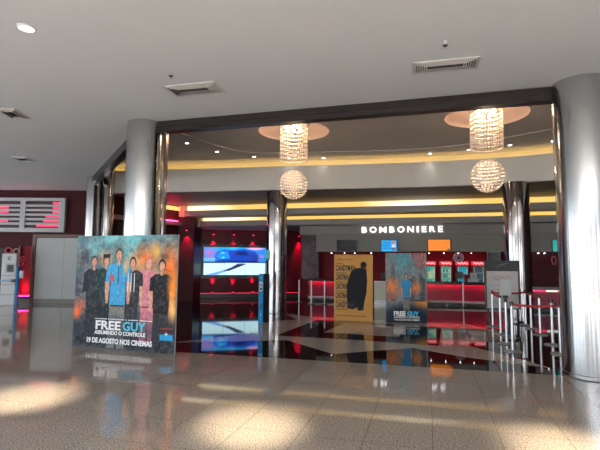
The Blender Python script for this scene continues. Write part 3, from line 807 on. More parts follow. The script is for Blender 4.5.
# tan stand: dark figure in a long coat and the repeated title
a = P(334, 320, H=0); b = P(373, 321.6, H=0); c = (a+b)/2; w = (b-a).length; rz = math.atan2((b-a).y, (b-a).x)
pb = Paint(120, 220, (196, 148, 82)); pb.noise(8, .12, (170, 122, 66))
INK = (30, 30, 38)
pb.poly([(.44, .74), (.55, .79), (.70, .80), (.84, .78), (.86, .60), (.84, .42), (.78, .26), (.76, .16), (.62, .15), (.60, .20), (.50, .17), (.36, .18), (.34, .34), (.33, .54)], INK)
pb.blob(.765, .845, .085, .05, INK, 1, .12); pb.poly([(.70, .79), (.83, .79), (.82, .83), (.71, .83)], INK)
t, o = stand('tan film poster stand with a dark coated figure and repeated title', (c.x, c.y), rz, w, 1.90, pb, .02)
for k in range(5):
    text_obj('title', 'CANDYMAN', .235, MARKK, o, (-.455*w, -.018, 1.43-.265*k), width=[.50, .33, .30, .30, .48][k]*w, bold=.008, align='LEFT')
text_obj('credits', 'JORDAN PEELE', .055, MARKK, o, (-.2*w, -.018, 1.74), width=.42*w)
bm = bmesh.new()
for k in range(5):
    for j in range(7 if k else 5): box(bm, -.45*w+j*.04*w, -.45*w+j*.04*w+.028*w, -.019, -.017, 1.62-.265*k, 1.645-.265*k)
for k in range(22): box(bm, -.42*w+k*.035*w, -.42*w+k*.035*w+.025*w, -.019, -.017, .12, .145)
for k in range(8): box(bm, -.45*w+k*.04*w, -.45*w+k*.04*w+.03*w, -.019, -.017, .30, .325)
from_bm('small_print', bm, MARKK, o)

# blue stand: man in blue shirt in a burning street
a = P(386, 322.3, H=0); b = P(427.5, 323.3, H=0); c = (a+b)/2; w = (b-a).length; rz = math.atan2((b-a).y, (b-a).x)
pa = Paint(130, 220, (134, 148, 154)); pa.blob(.42, .92, .45, .35, (90, 172, 190), 1.); pa.noise(7, .3, (80, 98, 114))
for k in range(9):
    x = rg.random(); pa.rect(x-.05, x+.05, .3, .55+.4*rg.random(), [(70, 84, 98), (140, 140, 138), (60, 60, 76)][k % 3], .6)
pa.blob(.16, .5, .26, .2, (240, 140, 84), 1., .8); pa.blob(.74, .5, .18, .13, (246, 146, 84), 1., .8); pa.blob(.12, .36, .2, .1, (160, 90, 80), .8); pa.blob(.1, .82, .2, .1, (170, 140, 140), .6)
for k in range(4): pa.poly([(.62+.1*k, 1.0), (.67+.1*k, 1.0), (.76+.045*k, .84), (.735+.045*k, .84)], (205, 84, 80), .9)
pa.rect(.72, .96, .80, .84, (190, 80, 80), .7)
pa.noise(18, .3, (110, 104, 110)); pa.noise(40, .25, (60, 60, 70)); pa.noise(45, .2, (235, 225, 215)); pa.blob(.86, .26, .22, .08, (222, 150, 70), .95, .4); pa.rect(.7, .95, .3, .33, (70, 66, 74), .8); pa.blob(.5, .08, .8, .24, (28, 44, 62), .95, .5)
person(.50, .72, .80, (58, 148, 204), (128, 126, 122), (70, 56, 50), None, True, 1.35)
pa.blob(.5, .04, .8, .17, (28, 44, 62), .9, .5)
t, o = stand('tall blue film poster stand with one blue-shirted man, right of the tan', (c.x, c.y), rz, w, 1.95, pa, .02)
text_obj('title', 'FREE', .17, MARKW, o, (-.17*w, -.018, .19), width=.29*w, bold=.01)
text_obj('title', 'GUY', .17, MARKB, o, (.15*w, -.018, .19), width=.29*w, bold=.01)
text_obj('subtitle', 'ASSUMINDO O CONTROLE', .07, MARKW, o, (0, -.018, .125), width=.62*w, bold=.002)
text_obj('release_date', '19 DE AGOSTO NOS CINEMAS', .065, MARKW, o, (0, -.018, .055), width=.62*w, bold=.002)

# ================================================================== VIDEO WALL
a2 = tv0+tn*.14
def on_tv(px, off=.14):
    # crossing of the sight line at px with the wall plane (in plan)
    v = P(px, 262, d=1.0); n = tn; p0 = tv0+tn*off
    s = (p0.dot(n))/(Vector((v.x, 1)).dot(n)); return Vector((v.x*s, s))
L = on_tv(203.5); R_ = on_tv(265.5); wv = (R_-L).length; cv = (L+R_)/2
zt = P(203.5, 247, d=L.y).z; zb = P(203.5, 275, d=L.y).z; hv = zt-zb
t = thing('video_wall', 'large bright video wall on the red wall left of the lobby column', 'screen', (cv.x, cv.y, zb), math.atan2(td.y, td.x))
bm = bmesh.new(); box(bm, -wv/2-.14, wv/2+.30, .01, .10, -.16, hv+.14, .01); from_bm('bezel', bm, BLACK, t)
pv = Paint(160, 80, (60, 130, 210))
pv.rect(0, 1, .42, 1, (40, 120, 215)); pv.blob(.08, .82, .22, .3, (190, 120, 190), .9); pv.blob(.12, .62, .15, .12, (150, 130, 190), .8)
pv.blob(.5, .98, .6, .2, (30, 190, 240), .9); pv.blob(.35, .72, .18, .25, (10, 120, 240), 1, .4); pv.blob(.62, .7, .28, .3, (8, 70, 190), 1, .4); pv.blob(.8, .62, .12, .2, (20, 50, 120), 1, .5)
pv.poly([(.17, .66), (.22, .82), (.34, .9), (.5, .88), (.62, .92), (.84, .84), (.86, .55), (.74, .5), (.24, .5)], (12, 60, 170), .75); pv.poly([(.24, .56), (.19, .68), (.26, .84), (.38, .86), (.42, .6)], (20, 150, 235), .8); pv.poly([(.52, .86), (.66, .86), (.74, .72), (.5, .72)], (10, 30, 90), .7); pv.rect(.18, .88, .47, .52, (8, 24, 70), .9)
pv.blob(.30, .80, .05, .04, (170, 240, 250), .9); pv.blob(.31, .63, .04, .05, (150, 230, 250), .9); pv.blob(.83, .97, .18, .07, (250, 160, 210), 1, .6); pv.blob(.93, .68, .08, .12, (170, 130, 190), .8); pv.blob(.88, .56, .03, .04, (210, 60, 120), 1)
pv.rect(0, .18, .5, .62, (110, 190, 230), .7)
pv.rect(0, 1, 0, .44, (196, 238, 248), 1, .01); pv.rect(0, .35, .42, .46, (40, 60, 110)); pv.rect(.35, 1, .43, .47, (16, 40, 110))
pv.poly([(.02, 0), (.2, 0), (.50, .24), (.66, .42), (.55, .42), (.36, .2)], (96, 150, 220), .9); pv.poly([(.30, .16), (.40, .14), (.69, .40), (.54, .40), (.44, .26)], (44, 44, 74), 1)
for xx in (.333, .667): pv.rect(xx-.003, xx+.003, 0, 1, (50, 80, 120), .7)
pv.rect(0, 1, .498, .502, (40, 80, 130), .5)
pv.panel('screen', wv, hv, .02, mat_attr('video_picture', .4, 1.45), BLACK, t)

# red wall washers: upper and lower lamps
def red_lamp(px, up, lab):
    q = on_tv(px, .20); z = .26 if up else 2.95
    t = thing('red_wall_lamp', 'red %s, %s' % ('uplight at the wall foot' if up else 'downlight high on the wall', lab), 'lamp', (q.x, q.y, z if not up else .22), 0, 'red lamps washing the wall')
    bm = bmesh.new(); cyl(bm, .05, 0, .05, n=16); from_bm('housing', bm, BLACK, t)
    bm = bmesh.new(); (cyl(bm, .042, .048, .056, n=16) if up else cyl(bm, .042, -.008, .002, n=16)); from_bm('lens', bm, LAMP_RED, t)
    if not up:
        bm = bmesh.new(); bar(bm, (0, 0, .05), (-tn.x*.1, -tn.y*.1, .05), .012); from_bm('arm', bm, BLACK, t)
    w_ = q-tn*.14
    if up: spot('red_beam', (q.x, q.y, .30), (w_.x, w_.y, 1.5), 420, (1, .015, .14), 34, .8, .02)
    else: spot('red_beam', (q.x, q.y, 2.92), (w_.x, w_.y, 1.7), 420, (1, .015, .15), 46, .8, .02)
for px, lab in ((213, 'left of three by the video wall'), (233.5, 'middle of three by the video wall'), (253, 'right of three by the video wall'), (299, 'right of the lobby column')):
    red_lamp(px, False, lab)
    if px < 290: red_lamp(px, True, lab)
# pier lamp
q = Vector((-4.80, 19.06)); t = thing('red_wall_lamp', 'small red downlight high on the dark pier left of the video wall', 'lamp', (q.x, q.y, 3.0), 0, 'red lamps washing the wall')
bm = bmesh.new(); cyl(bm, .05, 0, .05, n=16); bar(bm, (0, 0, .03), (0, .14, .03), .012); from_bm('housing', bm, BLACK, t)
bm = bmesh.new(); cyl(bm, .042, -.008, .002, n=16); from_bm('lens', bm, LAMP_RED, t)
spot('red_beam', (q.x, q.y, 2.98), (q.x, q.y+.14, 2.0), 220, (1, .015, .13), 60, .8, .02)
point('red_cove_glow', (Vector(side1)+sn*.35-sd*.8).to_3d()+Vector((0, 0, 3.5)), 10, (1, .02, .1), .05)

# blue and black kiosk in front of the lobby column
yk = 12.7; a = P(258.3, 321, d=yk); b = P(268, 321, d=yk)
t = thing('totem_kiosk', 'slim black totem with a bright blue edge standing before the video wall', 'kiosk', ((a.x+b.x)/2, yk, 0), 0)
wk = b.x-a.x; hk = P(260, 274, d=yk).z
bm = bmesh.new(); box(bm, -wk/2+.13, wk/2, -.02, .5, 0, hk, .006); from_bm('body', bm, NAVY, t)
bm = bmesh.new(); box(bm, -wk/2, -wk/2+.125, -.03, .5, 0, hk, .006); e = from_bm('blue_edge', bm, BLUE, t)
bm = bmesh.new(); box(bm, -wk/2+.02, -wk/2+.105, -.034, -.03, .86, 1.12); from_bm('label_plate', bm, WHITE, e)
bm = bmesh.new(); box(bm, -wk/2+.035, -wk/2+.09, -.036, -.034, .89, .96); box(bm, -wk/2+.045, -wk/2+.08, -.036, -.034, 1.0, 1.07); from_bm('label_print', bm, BLACK, e)
bm = bmesh.new(); box(bm, -wk/2+.05, -wk/2+.08, -.036, -.03, .36, .52, .004); from_bm('handle', bm, BLACK, e)
bm = bmesh.new(); box(bm, -wk/2+.055, -wk/2+.075, -.036, -.03, 1.22, 1.24); box(bm, -wk/2+.055, -wk/2+.075, -.036, -.03, .2, .25); from_bm('small_print', bm, WHITE, e)
bm = bmesh.new(); bar(bm, (.1, .3, hk-.01), (.1, .3, P(265, 258, d=yk+.3).z), .012); from_bm('sign_pole', bm, BLACK, t)
a = P(265.5, 250, d=yk+.3); b = P(270, 260, d=yk+.3)
bm = bmesh.new(); box(bm, a.x-(t.location.x), b.x-t.location.x, .3, .33, b.z, a.z, .004); from_bm('top_sign', bm, mat('teal_plastic', (.03, .32, .36), .4, emit=(.03, .4, .45), es=.25), t)

# ================================================================== BAR: COUNTERS, FRIDGES, SCREENS, SIGN
def counter(xa, ya, xb, yb, h, depth, label, kick=True, led=LED_RED, name='bar_counter'):
    a = Vector((xa, ya)); b = Vector((xb, yb)); d = (b-a); n = d.length; rz = math.atan2(d.y, d.x)
    t = thing(name, label, 'counter', (xa, ya, 0), rz)
    bm = bmesh.new(); box(bm, 0, n, .10, depth, .12, h-.06, .004); from_bm('front_panel', bm, mat('red_counter_panel', (.30, .012, .05), .25, var=.15, vscale=3, spec=.3), t)
    bm = bmesh.new(); box(bm, -.04, n+.04, -.05, depth+.02, h-.05, h, .006); box(bm, -.04, n+.04, -.05, -.03, h-.115, h-.04); from_bm('worktop', bm, COUNTER, t)
    bm = bmesh.new(); box(bm, 0, n, .12, depth, .0, .12, .004); from_bm('kickplate', bm, BLACK, t)
    if kick:
        bm = bmesh.new(); box(bm, 0, n, .0, .1, .12, .19, .004); from_bm('pale_skirting', bm, mat('pale_skirting', (.8, .8, .8), .4), t)
        bm = bmesh.new(); bar(bm, (0, .04, .10), (n, .04, .10), .025); [bar(bm, (x_, .04, .0), (x_, .04, .10), .012) for x_ in np.linspace(.1, n-.1, max(2, int(n/1.2)))]; from_bm('foot_rail', bm, STEEL, t)
    bm = bmesh.new(); box(bm, .02, n-.02, .0, .04, h-.07, h-.052); from_bm('led_strip', bm, led, t)
    return t
def Lx(px, fn):
    """plan point where the sight line at px meets the slanted line y=c-SL*x given by fn"""
    v = P(px, 262, d=1.0); c0 = fn(0); s = c0/(1+SL*v.x); return Vector((v.x*s, s))
fc = lambda x: 19.62-SL*x
p0 = Lx(388, fc); p1 = Lx(508, fc)
HC = P(440, 281.6, d=18.2).z
ctr = counter(p0.x, p0.y, p1.x, p1.y, HC, .55, 'long dark red bar counter with glowing edge below the snack bar sign')
a = P(308, 300.3, H=0); b = P(345, 301.2, H=0)
counter(a.x, a.y, b.x, b.y, P(312, 278.3, d=20.4).z, .5, 'short glowing red counter left of the tan poster stand')
# white lit display counter between the two posters
bm = bmesh.new(); fq = lambda x: 19.5-SL*x; q0 = Lx(374, fq); q1 = Lx(386.5, fq)
t = thing('display_case', 'pale lit display case between the tan and the blue poster stands', 'display case', (q0.x, q0.y, 0), ANG)
wq = (q1-q0).length
bm = bmesh.new(); box(bm, 0, wq, 0, .1, .15, .9, .004); from_bm('body', bm, mat('pale_case', (.55, .55, .50), .3, emit=(.8, .8, .65), es=.12), t)
bm = bmesh.new(); box(bm, 0, wq, -.02, .1, .0, .15); box(bm, -.01, wq+.01, -.03, .1, .9, .93); from_bm('frame', bm, STEEL, t)

# things on the counter
def on_counter(px, off=.3): return Lx(px, lambda x: 19.62+off-SL*x)
q = on_counter(459, .25); t = thing('payment_monitor', 'small dark monitor standing on the bar counter', 'monitor', (q.x, q.y, HC), ANG)
bm = bmesh.new(); box(bm, -.11, .11, -.08, .08, 0, .015, .004); bar(bm, (0, 0, .01), (0, .02, .16), .015); from_bm('stand', bm, BLACK, t)
bm = bmesh.new(); box(bm, -.16, .16, 0, .03, .12, .40, .008); from_bm('screen', bm, DGREY, t)
q = on_counter(465.5, .15); t = thing('red_cup', 'red drinks cup beside the dark monitor on the counter', 'cup', (q.x, q.y, HC), ANG)
bm = bmesh.new(); lathe(bm, [(.055, 0), (.085, .26), (.088, .27), (.08, .27)], 20); from_bm('cup', bm, mat('red_cup', (.4, .01, .02), .4), t)
bm = bmesh.new(); lathe(bm, [(.09, .27), (.09, .285), (.02, .295)], 20); from_bm('lid', bm, mat('dark_red_lid', (.2, .02, .03), .4), t)
q = on_counter(473, .2); t = thing('ticket_printer', 'white till printer on the bar counter', 'printer', (q.x, q.y, HC), ANG)
bm = bmesh.new(); box(bm, -.2, .2, -.12, .14, 0, .13, .02); from_bm('base', bm, WHITE, t)
bm = bmesh.new(); box(bm, -.12, .14, -.05, .1, .13, .36, .03); from_bm('head', bm, WHITE, t)
bm = bmesh.new(); box(bm, -.07, .08, -.06, -.045, .18, .30); from_bm('window', bm, LGREY, t)
q = on_counter(384, .2); t = thing('cash_register', 'black cash register seen between the two poster stands', 'cash register', (q.x, q.y, HC), ANG)
bm = bmesh.new(); box(bm, -.16, .16, -.1, .15, 0, .09, .01); from_bm('drawer', bm, BLACK, t)
bm = bmesh.new(); box(bm, -.14, .14, 0, .04, .12, .34, .008); bar(bm, (0, .05, .08), (0, .05, .16), .02); from_bm('display', bm, BLACK, t)

# fridges
GL = [(60, 170, 150), (90, 160, 140), (30, 150, 170), (50, 70, 80)]
def fridge(px, k, label):
    q = Lx(px, lambda x: 21.3-SL*x)
    t = thing('drinks_fridge', label, 'fridge', (q.x, q.y, 0), ANG, 'drinks fridges behind the bar')
    w = .51
    bm = bmesh.new(); box(bm, -w/2, w/2, .02, .5, 0, 1.60, .01); from_bm('cabinet', bm, mat('red_fridge_body', (.25, .012, .02), .3), t)
    bm = bmesh.new(); box(bm, -w/2, w/2, -.02, .5, 1.60, 1.77, .015); h = from_bm('header', bm, mat('lit_red_header', (.6, .02, .04), .4, emit=(.85, .04, .07), es=.75), t)
    bm = bmesh.new(); pts = [(-.20+.4*i/18, .035*math.sin(i*1.05)+.01*math.sin(i*2.3)) for i in range(19)]
    for (x0, z0), (x1, z1) in zip(pts, pts[1:]): bar(bm, (x0, -.026, 1.685+z0), (x1, -.026, 1.685+z1), .012, 6)
    from_bm('header_script', bm, mat('lit_white_script', (.9, .9, .9), .4, emit=(1, .9, .9), es=.8), h)
    pg = Paint(24, 60, GL[k]); base = np.array(GL[k])
    for i in range(5):
        z = .18*i+.08; pg.rect(0, 1, z-.012, z+.004, (150, 190, 190))
        for j in range(6):
            cc = [(200, 220, 210), (180, 60, 50), (230, 180, 90), (40, 60, 70), (120, 220, 210)][int(rg.integers(0, 5))]
            if k == 3: cc = (70, 90, 100)
            if k == 2 and i > 1: cc = (60, 180, 200)
            pg.rect(j/6+.03, j/6+.13, z+.01, z+.12, cc, .75)
    if k == 0: pg.rect(.3, .9, .6, .85, (225, 210, 150), .6)
    pg.rect(0, .05, 0, 1, (200, 230, 225)); pg.rect(.95, 1, 0, 1, (200, 230, 225))
    o = pg.panel('door', w-.12, 1.30, .02, mat_attr('fridge_window_%d' % k, .2, .75 if k < 3 else .6), DGREY, t); o.location = (0, 0, .24)
    bm = bmesh.new(); box(bm, w/2-.085, w/2-.065, -.05, -.01, .7, 1.1, .004); from_bm('handle', bm, STEEL, o).location = (0, 0, -.24)
fridge(430, 0, 'glass-door drinks fridge partly hidden by the blue poster stand')
fridge(446, 1, 'glass-door drinks fridge under the orange screen')
fridge(462.5, 2, 'glass-door drinks fridge with blue-green light behind the counter monitor')
fridge(478.5, 3, 'dim glass-door drinks fridge beside the grey notice board')
# round emblem hanging above the counter
q = Lx(458.5, lambda x: 19.9-SL*x); zc = P(458.5, 257.5, d=q.y).z
t = thing('round_ornament', 'round pink and white ornament hanging above the bar counter', 'ornament', (q.x, q.y, zc), ANG)
bm = bmesh.new(); r = bmesh.ops.create_icosphere(bm, subdivisions=3, radius=.2); bmesh.ops.scale(bm, vec=(1, .35, 1), verts=r['verts']); from_bm('disc', bm, mat('pink_gloss', (.75, .32, .42), .3), t, True)
bm = bmesh.new()
for k in range(20):
    a0, a1 = 2*PI*k/20, 2*PI*(k+1)/20; bar(bm, (.19*math.cos(a0), -.02, .19*math.sin(a0)), (.19*math.cos(a1), -.02, .19*math.sin(a1)), .02, 6)
from_bm('rim', bm, mat('white_gloss', (.8, .75, .78), .3), t)
bm = bmesh.new(); r = bmesh.ops.create_icosphere(bm, subdivisions=2, radius=.06); bmesh.ops.translate(bm, vec=(0, -.04, -.01), verts=r['verts']); from_bm('centre', bm, BLACK, t, True)
bm = bmesh.new(); bar(bm, (0, 0, .15), (0, 0, 2.3-zc), .006); from_bm('cord', bm, BLACK, t)

# screens on the fascia
def screen(px0, px1, py0, py1, paint, e, label, th=.06):
    f = lambda x: lf(x)-.10
    q0 = Lx(px0, f); q1 = Lx(px1, f); c = (q0+q1)/2; w = (q1-q0).length
    z1 = P((px0+px1)/2, py0, d=c.y).z; z0 = P((px0+px1)/2, py1, d=c.y).z
    t = thing('menu_screen', label, 'screen', (c.x, c.y, z0), ANG)
    bm = bmesh.new(); box(bm, -w/2-.03, w/2+.03, 0.0, .06, -.03, z1-z0+.03, .008); from_bm('bezel', bm, BLACK, t)
    bm = bmesh.new(); box(bm, -.12, .12, .06, .085, .1, .35); from_bm('wall_bracket', bm, BLACK, t)
    paint.panel('picture', w, z1-z0, .01, mat_attr('menu_picture', .2, e) if e else mat_attr('dark_screen', .2), BLACK, t)
ps = Paint(20, 14, (34, 34, 38)); screen(337.5, 356.5, 240.5, 250.5, ps, 0, 'switched-off dark screen at the left of the grey fascia')
ps = Paint(80, 60, (14, 160, 238)); ps.rect(0, 1, 0, .12, (30, 180, 245))
for y_, x_ in ((.75, .62), (.5, .5), (.27, .6)):
    for k in range(9):
        if k*.07 < x_-.1: ps.rect(.08+k*.065, .08+k*.065+.05, y_-.03, y_+.03, (22, 80, 150), .9)
ps.rect(.66, .92, .66, .92, (220, 150, 160)); ps.rect(.7, .88, .76, .88, (200, 90, 60)); ps.rect(.66, .92, .36, .6, (190, 226, 235)); ps.rect(.70, .88, .42, .5, (220, 220, 180)); ps.rect(.66, .92, .06, .30, (80, 90, 130)); ps.rect(.7, .88, .1, .18, (190, 90, 100))
screen(381.5, 397, 240.3, 251.3, ps, 1.0, 'bright blue menu screen on the fascia below the sign')
ps = Paint(80, 60, (250, 138, 40)); ps.noise(7, .3, (250, 150, 60)); ps.rect(.08, .4, .82, .86, (220, 110, 50)); ps.rect(.5, .9, .72, .75, (222, 118, 54)); ps.blob(.92, .08, .08, .1, (80, 60, 80), .9, .4)
screen(428.5, 450.5, 239.6, 250.6, ps, 1.0, 'orange menu screen on the fascia above the fridges')
ps = Paint(40, 60, (20, 170, 160)); 
for k in range(6): ps.rect(.1, .9, .1+k*.14, .13+k*.14, (110, 220, 210), .6)
screen(553.5, 566, 240.0, 251.5, ps, .9, 'teal menu screen beside the right front column')

# illuminated letters
f = lambda x: lf(x)-.115
q0 = Lx(362, f); q1 = Lx(443.5, f); n = 10; wl = (q1-q0).length
c = (q0+q1)/2; zb = P(362.5, 232.6, d=q0.y).z; hl = P(362.5, 227.0, d=q0.y).z-zb
t = thing('illuminated_sign', 'glowing white letters reading BOMBONIERE on the grey fascia', 'sign', (q0.x, q0.y, zb), ANG)
word = 'BOMBONIERE'; cw = {'B': .72, 'O': .95, 'M': 1.0, 'N': .86, 'I': .28, 'E': .62, 'R': .74}
gap = .42; tot = sum(cw[ch] for ch in word)+gap*(n-1); k = wl/tot; x = 0
for ch in word:
    o = text_obj('letter', ch, hl*1.42, LETTER, t, (0, 0, 0), width=cw[ch]*k, bold=.004, ext=.02, align='LEFT')
    xs = [v.co.x for v in o.data.vertices]; o.location = (x-min(xs), 0, 0); x += (cw[ch]+gap)*k

# small lamps under the fascia
for i, (px, py, lab) in enumerate([(331.5, 252.3, 'above the left edge of the tan poster'), (344.5, 251.7, 'under the switched-off screen'), (354.5, 253.2, 'right of the switched-off screen, above the tan poster'), (371, 251.6, 'above the right edge of the tan poster'),
        (429, 253.8, 'left of those under the orange screen'), (443.5, 253.6, 'under the orange screen, at its middle'), (457.8, 252.6, 'above the round ornament'), (471, 253.6, 'right of the round ornament'), (487.5, 252.8, 'above the notice board'), (538, 252.6, 'left of two right of the lobby column'), (544, 253.9, 'right of two right of the lobby column')]):
    q = Lx(px, lambda x: 19.15-SL*x if px < 500 else 18.88-SL*x)
    z = 2.11 if px < 500 else 2.11
    bm = bmesh.new(); cyl(bm, .028, -.03, 0, n=14); 
    t = thing('spot_lamp', 'tiny spot lamp under the fascia, '+lab, 'lamp', (q.x, q.y-.05, z), 0, 'spot lamps under the fascia')
    from_bm('housing', bm, DGREY, t)
    bm = bmesh.new(); lathe(bm, [(.022, -.05), (.022, -.03)], 14); from_bm('lens', bm, LAMP_WHITE, t)
for px in (340, 400, 440, 460, 480):
    q = Lx(px, lambda x: 20.6-SL*x); spot('bar_spot', (q.x, q.y, 2.25), (q.x, q.y+.4, 0), 16, (1, .8, .75), 120, .8, .05)

# dark hanging monitor above the notice board
q = Lx(494, lambda x: 18.6-SL*x); a = P(488.5, 251.5, d=q.y); b = P(501.5, 262, d=q.y)
t = thing('hanging_monitor', 'dark monitor with a pale frame hanging just above the grey notice board', 'monitor', (q.x, q.y, b.z), ANG)
wq = b.x-a.x
bm = bmesh.new(); box(bm, -wq/2, wq/2, .0, .05, 0, a.z-b.z, .006); from_bm('frame', bm, LGREY, t)
bm = bmesh.new(); box(bm, -wq/2+.03, wq/2-.03, -.006, 0, .03, a.z-b.z-.03); from_bm('screen', bm, BLACK, t)
bm = bmesh.new(); bar(bm, (0, .03, a.z-b.z), (0, .40, a.z-b.z+.0), .02); from_bm('bracket', bm, DGREY, t)

# right: ticket counter with lit slots, ring ornament
fr = lambda x: 18.6-SL*x
q0 = Lx(528, fr); q1 = Lx(575, fr)
t = counter(q0.x, q0.y, q1.x, q1.y, .86, .3, 'dark counter with red and white light between the lobby column and the right front column', led=mat('dim_strip', (.1, .02, .02), .5), name='ticket_counter')
z0 = P(545, 291.6, d=q0.y).z; z1 = P(545, 288.2, d=q0.y).z; dq = (Lx(543.5, fr)-q0).length; de = (q1-q0).length
bm = bmesh.new(); box(bm, .1, dq, .0, .06, z0, z1); from_bm('red_light_box', bm, mat('red_light_box', (.8, .05, .1), .4, emit=(1, .02, .12), es=1.3), t)
bm = bmesh.new()
for k in range(3): box(bm, dq+.05+k*.42, dq+.42+k*.42, .0, .06, z0, z1)
from_bm('white_light_box', bm, mat('white_light_box', (.8, .8, .7), .4, emit=(1, .95, .8), es=1.0), t)
bm = bmesh.new(); box(bm, 0, de, .06, .3, .86, 1.2, .01); from_bm('upstand', bm, MAROON, t)
q = Lx(554, lambda x: 18.3-SL*x); zc = P(554, 260, d=q.y).z
t = thing('ring_ornament', 'pink looped ribbon ornament hanging right of the lobby column', 'ornament', (q.x, q.y, zc), ANG)
bm = bmesh.new(); pts = [(.07*math.sin(a), 0, .14*math.cos(a)-.02*math.cos(2*a)) for a in [2*PI*k/24 for k in range(25)]]
for p0_, p1_ in zip(pts, pts[1:]): bar(bm, p0_, p1_, .02, 6)
from_bm('loop', bm, mat('pink_ribbon', (.5, .10, .16), .45), t)
bm = bmesh.new(); bar(bm, (0, 0, .12), (0, .25, 2.3-zc), .005); from_bm('cord', bm, BLACK, t)

# ================================================================== NOTICE BOARD
yb = 12.5; a = P(484.3, 260.5, d=yb); b = P(519, 260.5, d=yb); zb = P(500, 307.5, d=yb).z
t = thing('notice_board', 'grey notice board on legs with a dark header, behind the queue posts', 'notice board', ((a.x+b.x)/2, yb, 0), 0)
wb = b.x-a.x; zt = a.z
bm = bmesh.new(); box(bm, -wb/2, wb/2, 0, .04, zb-.05, zt, .006); from_bm('board', bm, mat('slate_board', (.055, .06, .062), .45), t)
pn = Paint(60, 60, (208, 209, 211)); pn.noise(6, .15, (180, 184, 188))
for k in range(5): pn.rect(.06, .92, .60-.11*k, .612-.11*k, (135, 138, 142), .8)
for (yy, x0, x1) in ((.87, .22, .78), (.82, .2, .84), (.77, .26, .72)):
    for k in range(12):
        xx = x0+(x1-x0)*k/12; pn.rect(xx, xx+.03, yy-.012, yy+.012, (176, 104, 106), .9)
o = pn.panel('notice_sheet', wb*.9, (zt-zb)*.79, .008, PRINT, BOARD, t); o.location = (0, -.006, zb-.02)
bm = bmesh.new()
for k in range(6):
    x0 = -.16+.05*k; bar(bm, (x0, -.004, zt-.20+.02*k), (x0+.08, -.004, zt-.12+.02*k*.7), .004, 5)
from_bm('header_mark', bm, mat('pale_mark', (.3, .32, .33), .5), t)
for s in (-1, 1):
    bm = bmesh.new(); box(bm, s*wb*.42-.02, s*wb*.42+.02, 0, .04, 0.02, zb-.05); box(bm, s*wb*.42-.03, s*wb*.42+.03, -.16, .2, 0, .02); from_bm('leg', bm, DGREY, t)

# ================================================================== QUEUE POSTS
HP = .95
def post(loc, label, group='steel queue posts', h=HP, belt=True):
    t = thing('queue_post', label, 'queue post', loc, 0, group)
    bm = bmesh.new(); lathe(bm, [(.168, 0), (.17, .012), (.16, .02), (.06, .034), (.028, .04)], 32); from_bm('base', bm, mat('grey_post_base', (.32, .32, .33), .4, .4), t, True)
    bm = bmesh.new(); cyl(bm, .031, .035, h-.09, n=20); from_bm('pole', bm, STEEL, t, True)
    bm = bmesh.new(); lathe(bm, [(.033, h-.09), (.034, h-.02), (.028, h-.004), (.01, h)], 20); from_bm('head', bm, mat('black_post_head', (.03, .03, .032), .35), t, True)
    return t
Q = {'A': (493, 326.6, 'back left of the group, before the notice board'), 'B': (501, 334.6, 'left row, second from the back'), 'C': (507, 344, 'carrying the small white sign'), 'D': (513, 352, 'nearest one, at the front of the left row'),
     'E': (526, 325.4, 'right row, farthest back beside the lobby column'), 'F': (531.5, 328.8, 'right row, second from the back'), 'G': (540.5, 335, 'middle of the right row'), 'I': (553, 345.2, 'right row, second from the front'), 'J': (561, 354.5, 'partly behind the right front column')}
loc = {k: P(v[0], v[1], H=0) for k, v in Q.items()}
post0 = {}
first = None
for k, v in Q.items():
    lab = 'steel queue post, '+v[2]
    if first is None:
        first = post(loc[k], lab); post0[k] = first
    else:
        o = copy_tree(first); o.location = loc[k]; o['label'] = lab; post0[k] = o
def belt(a, b, sag=.03):
    A, B = loc[a], loc[b]; d = B-A; n = 8; pts = [A+d*(i/n) for i in range(n+1)]
    bm = bmesh.new(); rows = []
    nn = Vector((-d.y, d.x, 0)).normalized()*.0015
    ln = d.length; t0 = .034/ln
    for i in range(n+1):
        s = t0+(1-2*t0)*i/n; p = d*s; z = HP-.055-sag*4*s*(1-s)
        rows.append([bm.verts.new((p.x+q.x, p.y+q.y, z+zz)) for q, zz in ((-nn, -.024), (nn, -.024), (nn, .024), (-nn, .024))])
    for r0_, r1_ in zip(rows, rows[1:]):
        for i in range(4): bm.faces.new((r0_[i], r0_[(i+1) % 4], r1_[(i+1) % 4], r1_[i]))
    bm.faces.new(rows[0]); bm.faces.new(rows[-1])
    from_bm('belt', bm, BELT, post0[a])
for a_, b_ in (('A', 'E'), ('A', 'B'), ('D', 'J'), ('E', 'F'), ('F', 'G'), ('G', 'I')): belt(a_, b_)
# lone posts in front of the bar
for (px, py, lab) in ((463.5, 306.8, 'lone slim steel post in front of the bar counter'), (299, 302.6, 'slim steel post right of the lobby column, leftmost of three'), (311.3, 304.2, 'slim steel post before the short red counter, middle of three'), (324.6, 304.6, 'slim steel post nearest the tan poster stand, right of three')):
    p = P(px, py, H=0)
    t = thing('slim_post', lab, 'post', p, 0, 'slim posts before the counters')
    bm = bmesh.new(); lathe(bm, [(.14, 0), (.14, .01), (.03, .03)], 24); from_bm('base', bm, DGREY, t)
    bm = bmesh.new(); cyl(bm, .028, .025, .94, n=16); from_bm('pole', bm, STEEL, t, True)
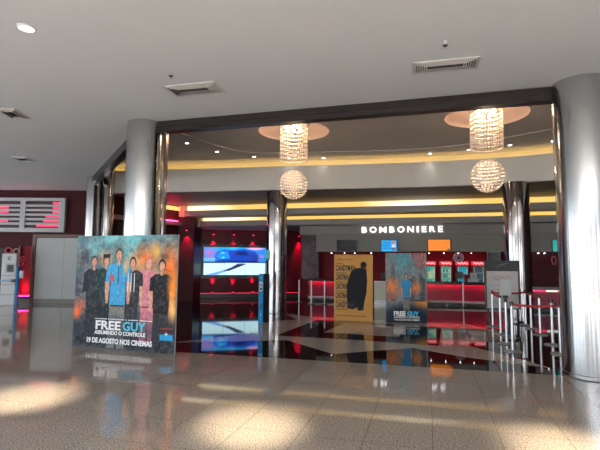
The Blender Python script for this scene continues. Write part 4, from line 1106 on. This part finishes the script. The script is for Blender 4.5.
# small sign on post C
p = loc['C']; t = thing('small_sign', 'small blank white sign on top of a queue post', 'sign', (p.x, p.y, HP), 0)
bm = bmesh.new(); cyl(bm, .03, 0, .03, n=16); box(bm, -.05, .05, -.01, .01, -.0, .06); from_bm('holder', bm, BLACK, t)
bm = bmesh.new(); box(bm, -.125, .125, -.012, .006, .05, .41, .004); from_bm('plate', bm, mat('grey_white_sheet', (.50, .54, .54), .3), t)
bm = bmesh.new(); box(bm, -.10, .10, -.014, -.012, .09, .37); from_bm('sheet', bm, mat('pale_sheet', (.55, .60, .60), .35), t)

# ================================================================== DAYLIGHT
w = bpy.data.worlds.new('world'); S.world = w; w.use_nodes = True
nt = w.node_tree; bg = nt.nodes['Background']; bg.inputs['Color'].default_value = (.86, .94, 1., 1); bg.inputs['Strength'].default_value = 6.6
def portal(loc, rot, sx, sy):
    l = bpy.data.lights.new('window_portal', 'AREA'); l.shape = 'RECTANGLE'; l.size = sx; l.size_y = sy; l.cycles.is_portal = True
    o = bpy.data.objects.new('window_portal', l); COL.objects.link(o); o.location = loc; o.rotation_euler = rot
portal((-4.5, -12.3, 2.4), (PI/2, 0, 0), 31, 3.9)
portal((-2.5, -7.1, H1+.95), (0, 0, 0), 21, 7.8)
portal((-20.3, 3, 2.2), (PI/2, 0, -PI/2), 29, 3.8)
portal((11.3, -3.5, 2.2), (PI/2, 0, PI/2), 17, 4.2)

sun = bpy.data.lights.new('sun', 'SUN'); sun.energy = 90; sun.angle = .01; sun.color = (1, .99, .97)
so = bpy.data.objects.new('sun', sun); COL.objects.link(so); so.rotation_euler = (math.radians(14), 0, 0)
# ------------------------------------------------------------------ render look
vs = S.view_settings; vs.view_transform = 'Standard'; vs.look = 'None'; vs.gamma = 1; vs.exposure = 0.0; vs.use_curve_mapping = False
S.cycles.use_denoising = True
S.cycles.max_bounces = 8; S.cycles.diffuse_bounces = 4; S.cycles.glossy_bounces = 4; S.cycles.caustics_reflective = False; S.cycles.caustics_refractive = False
S.cycles.sample_clamp_indirect = 6
S.cycles.use_light_tree = True
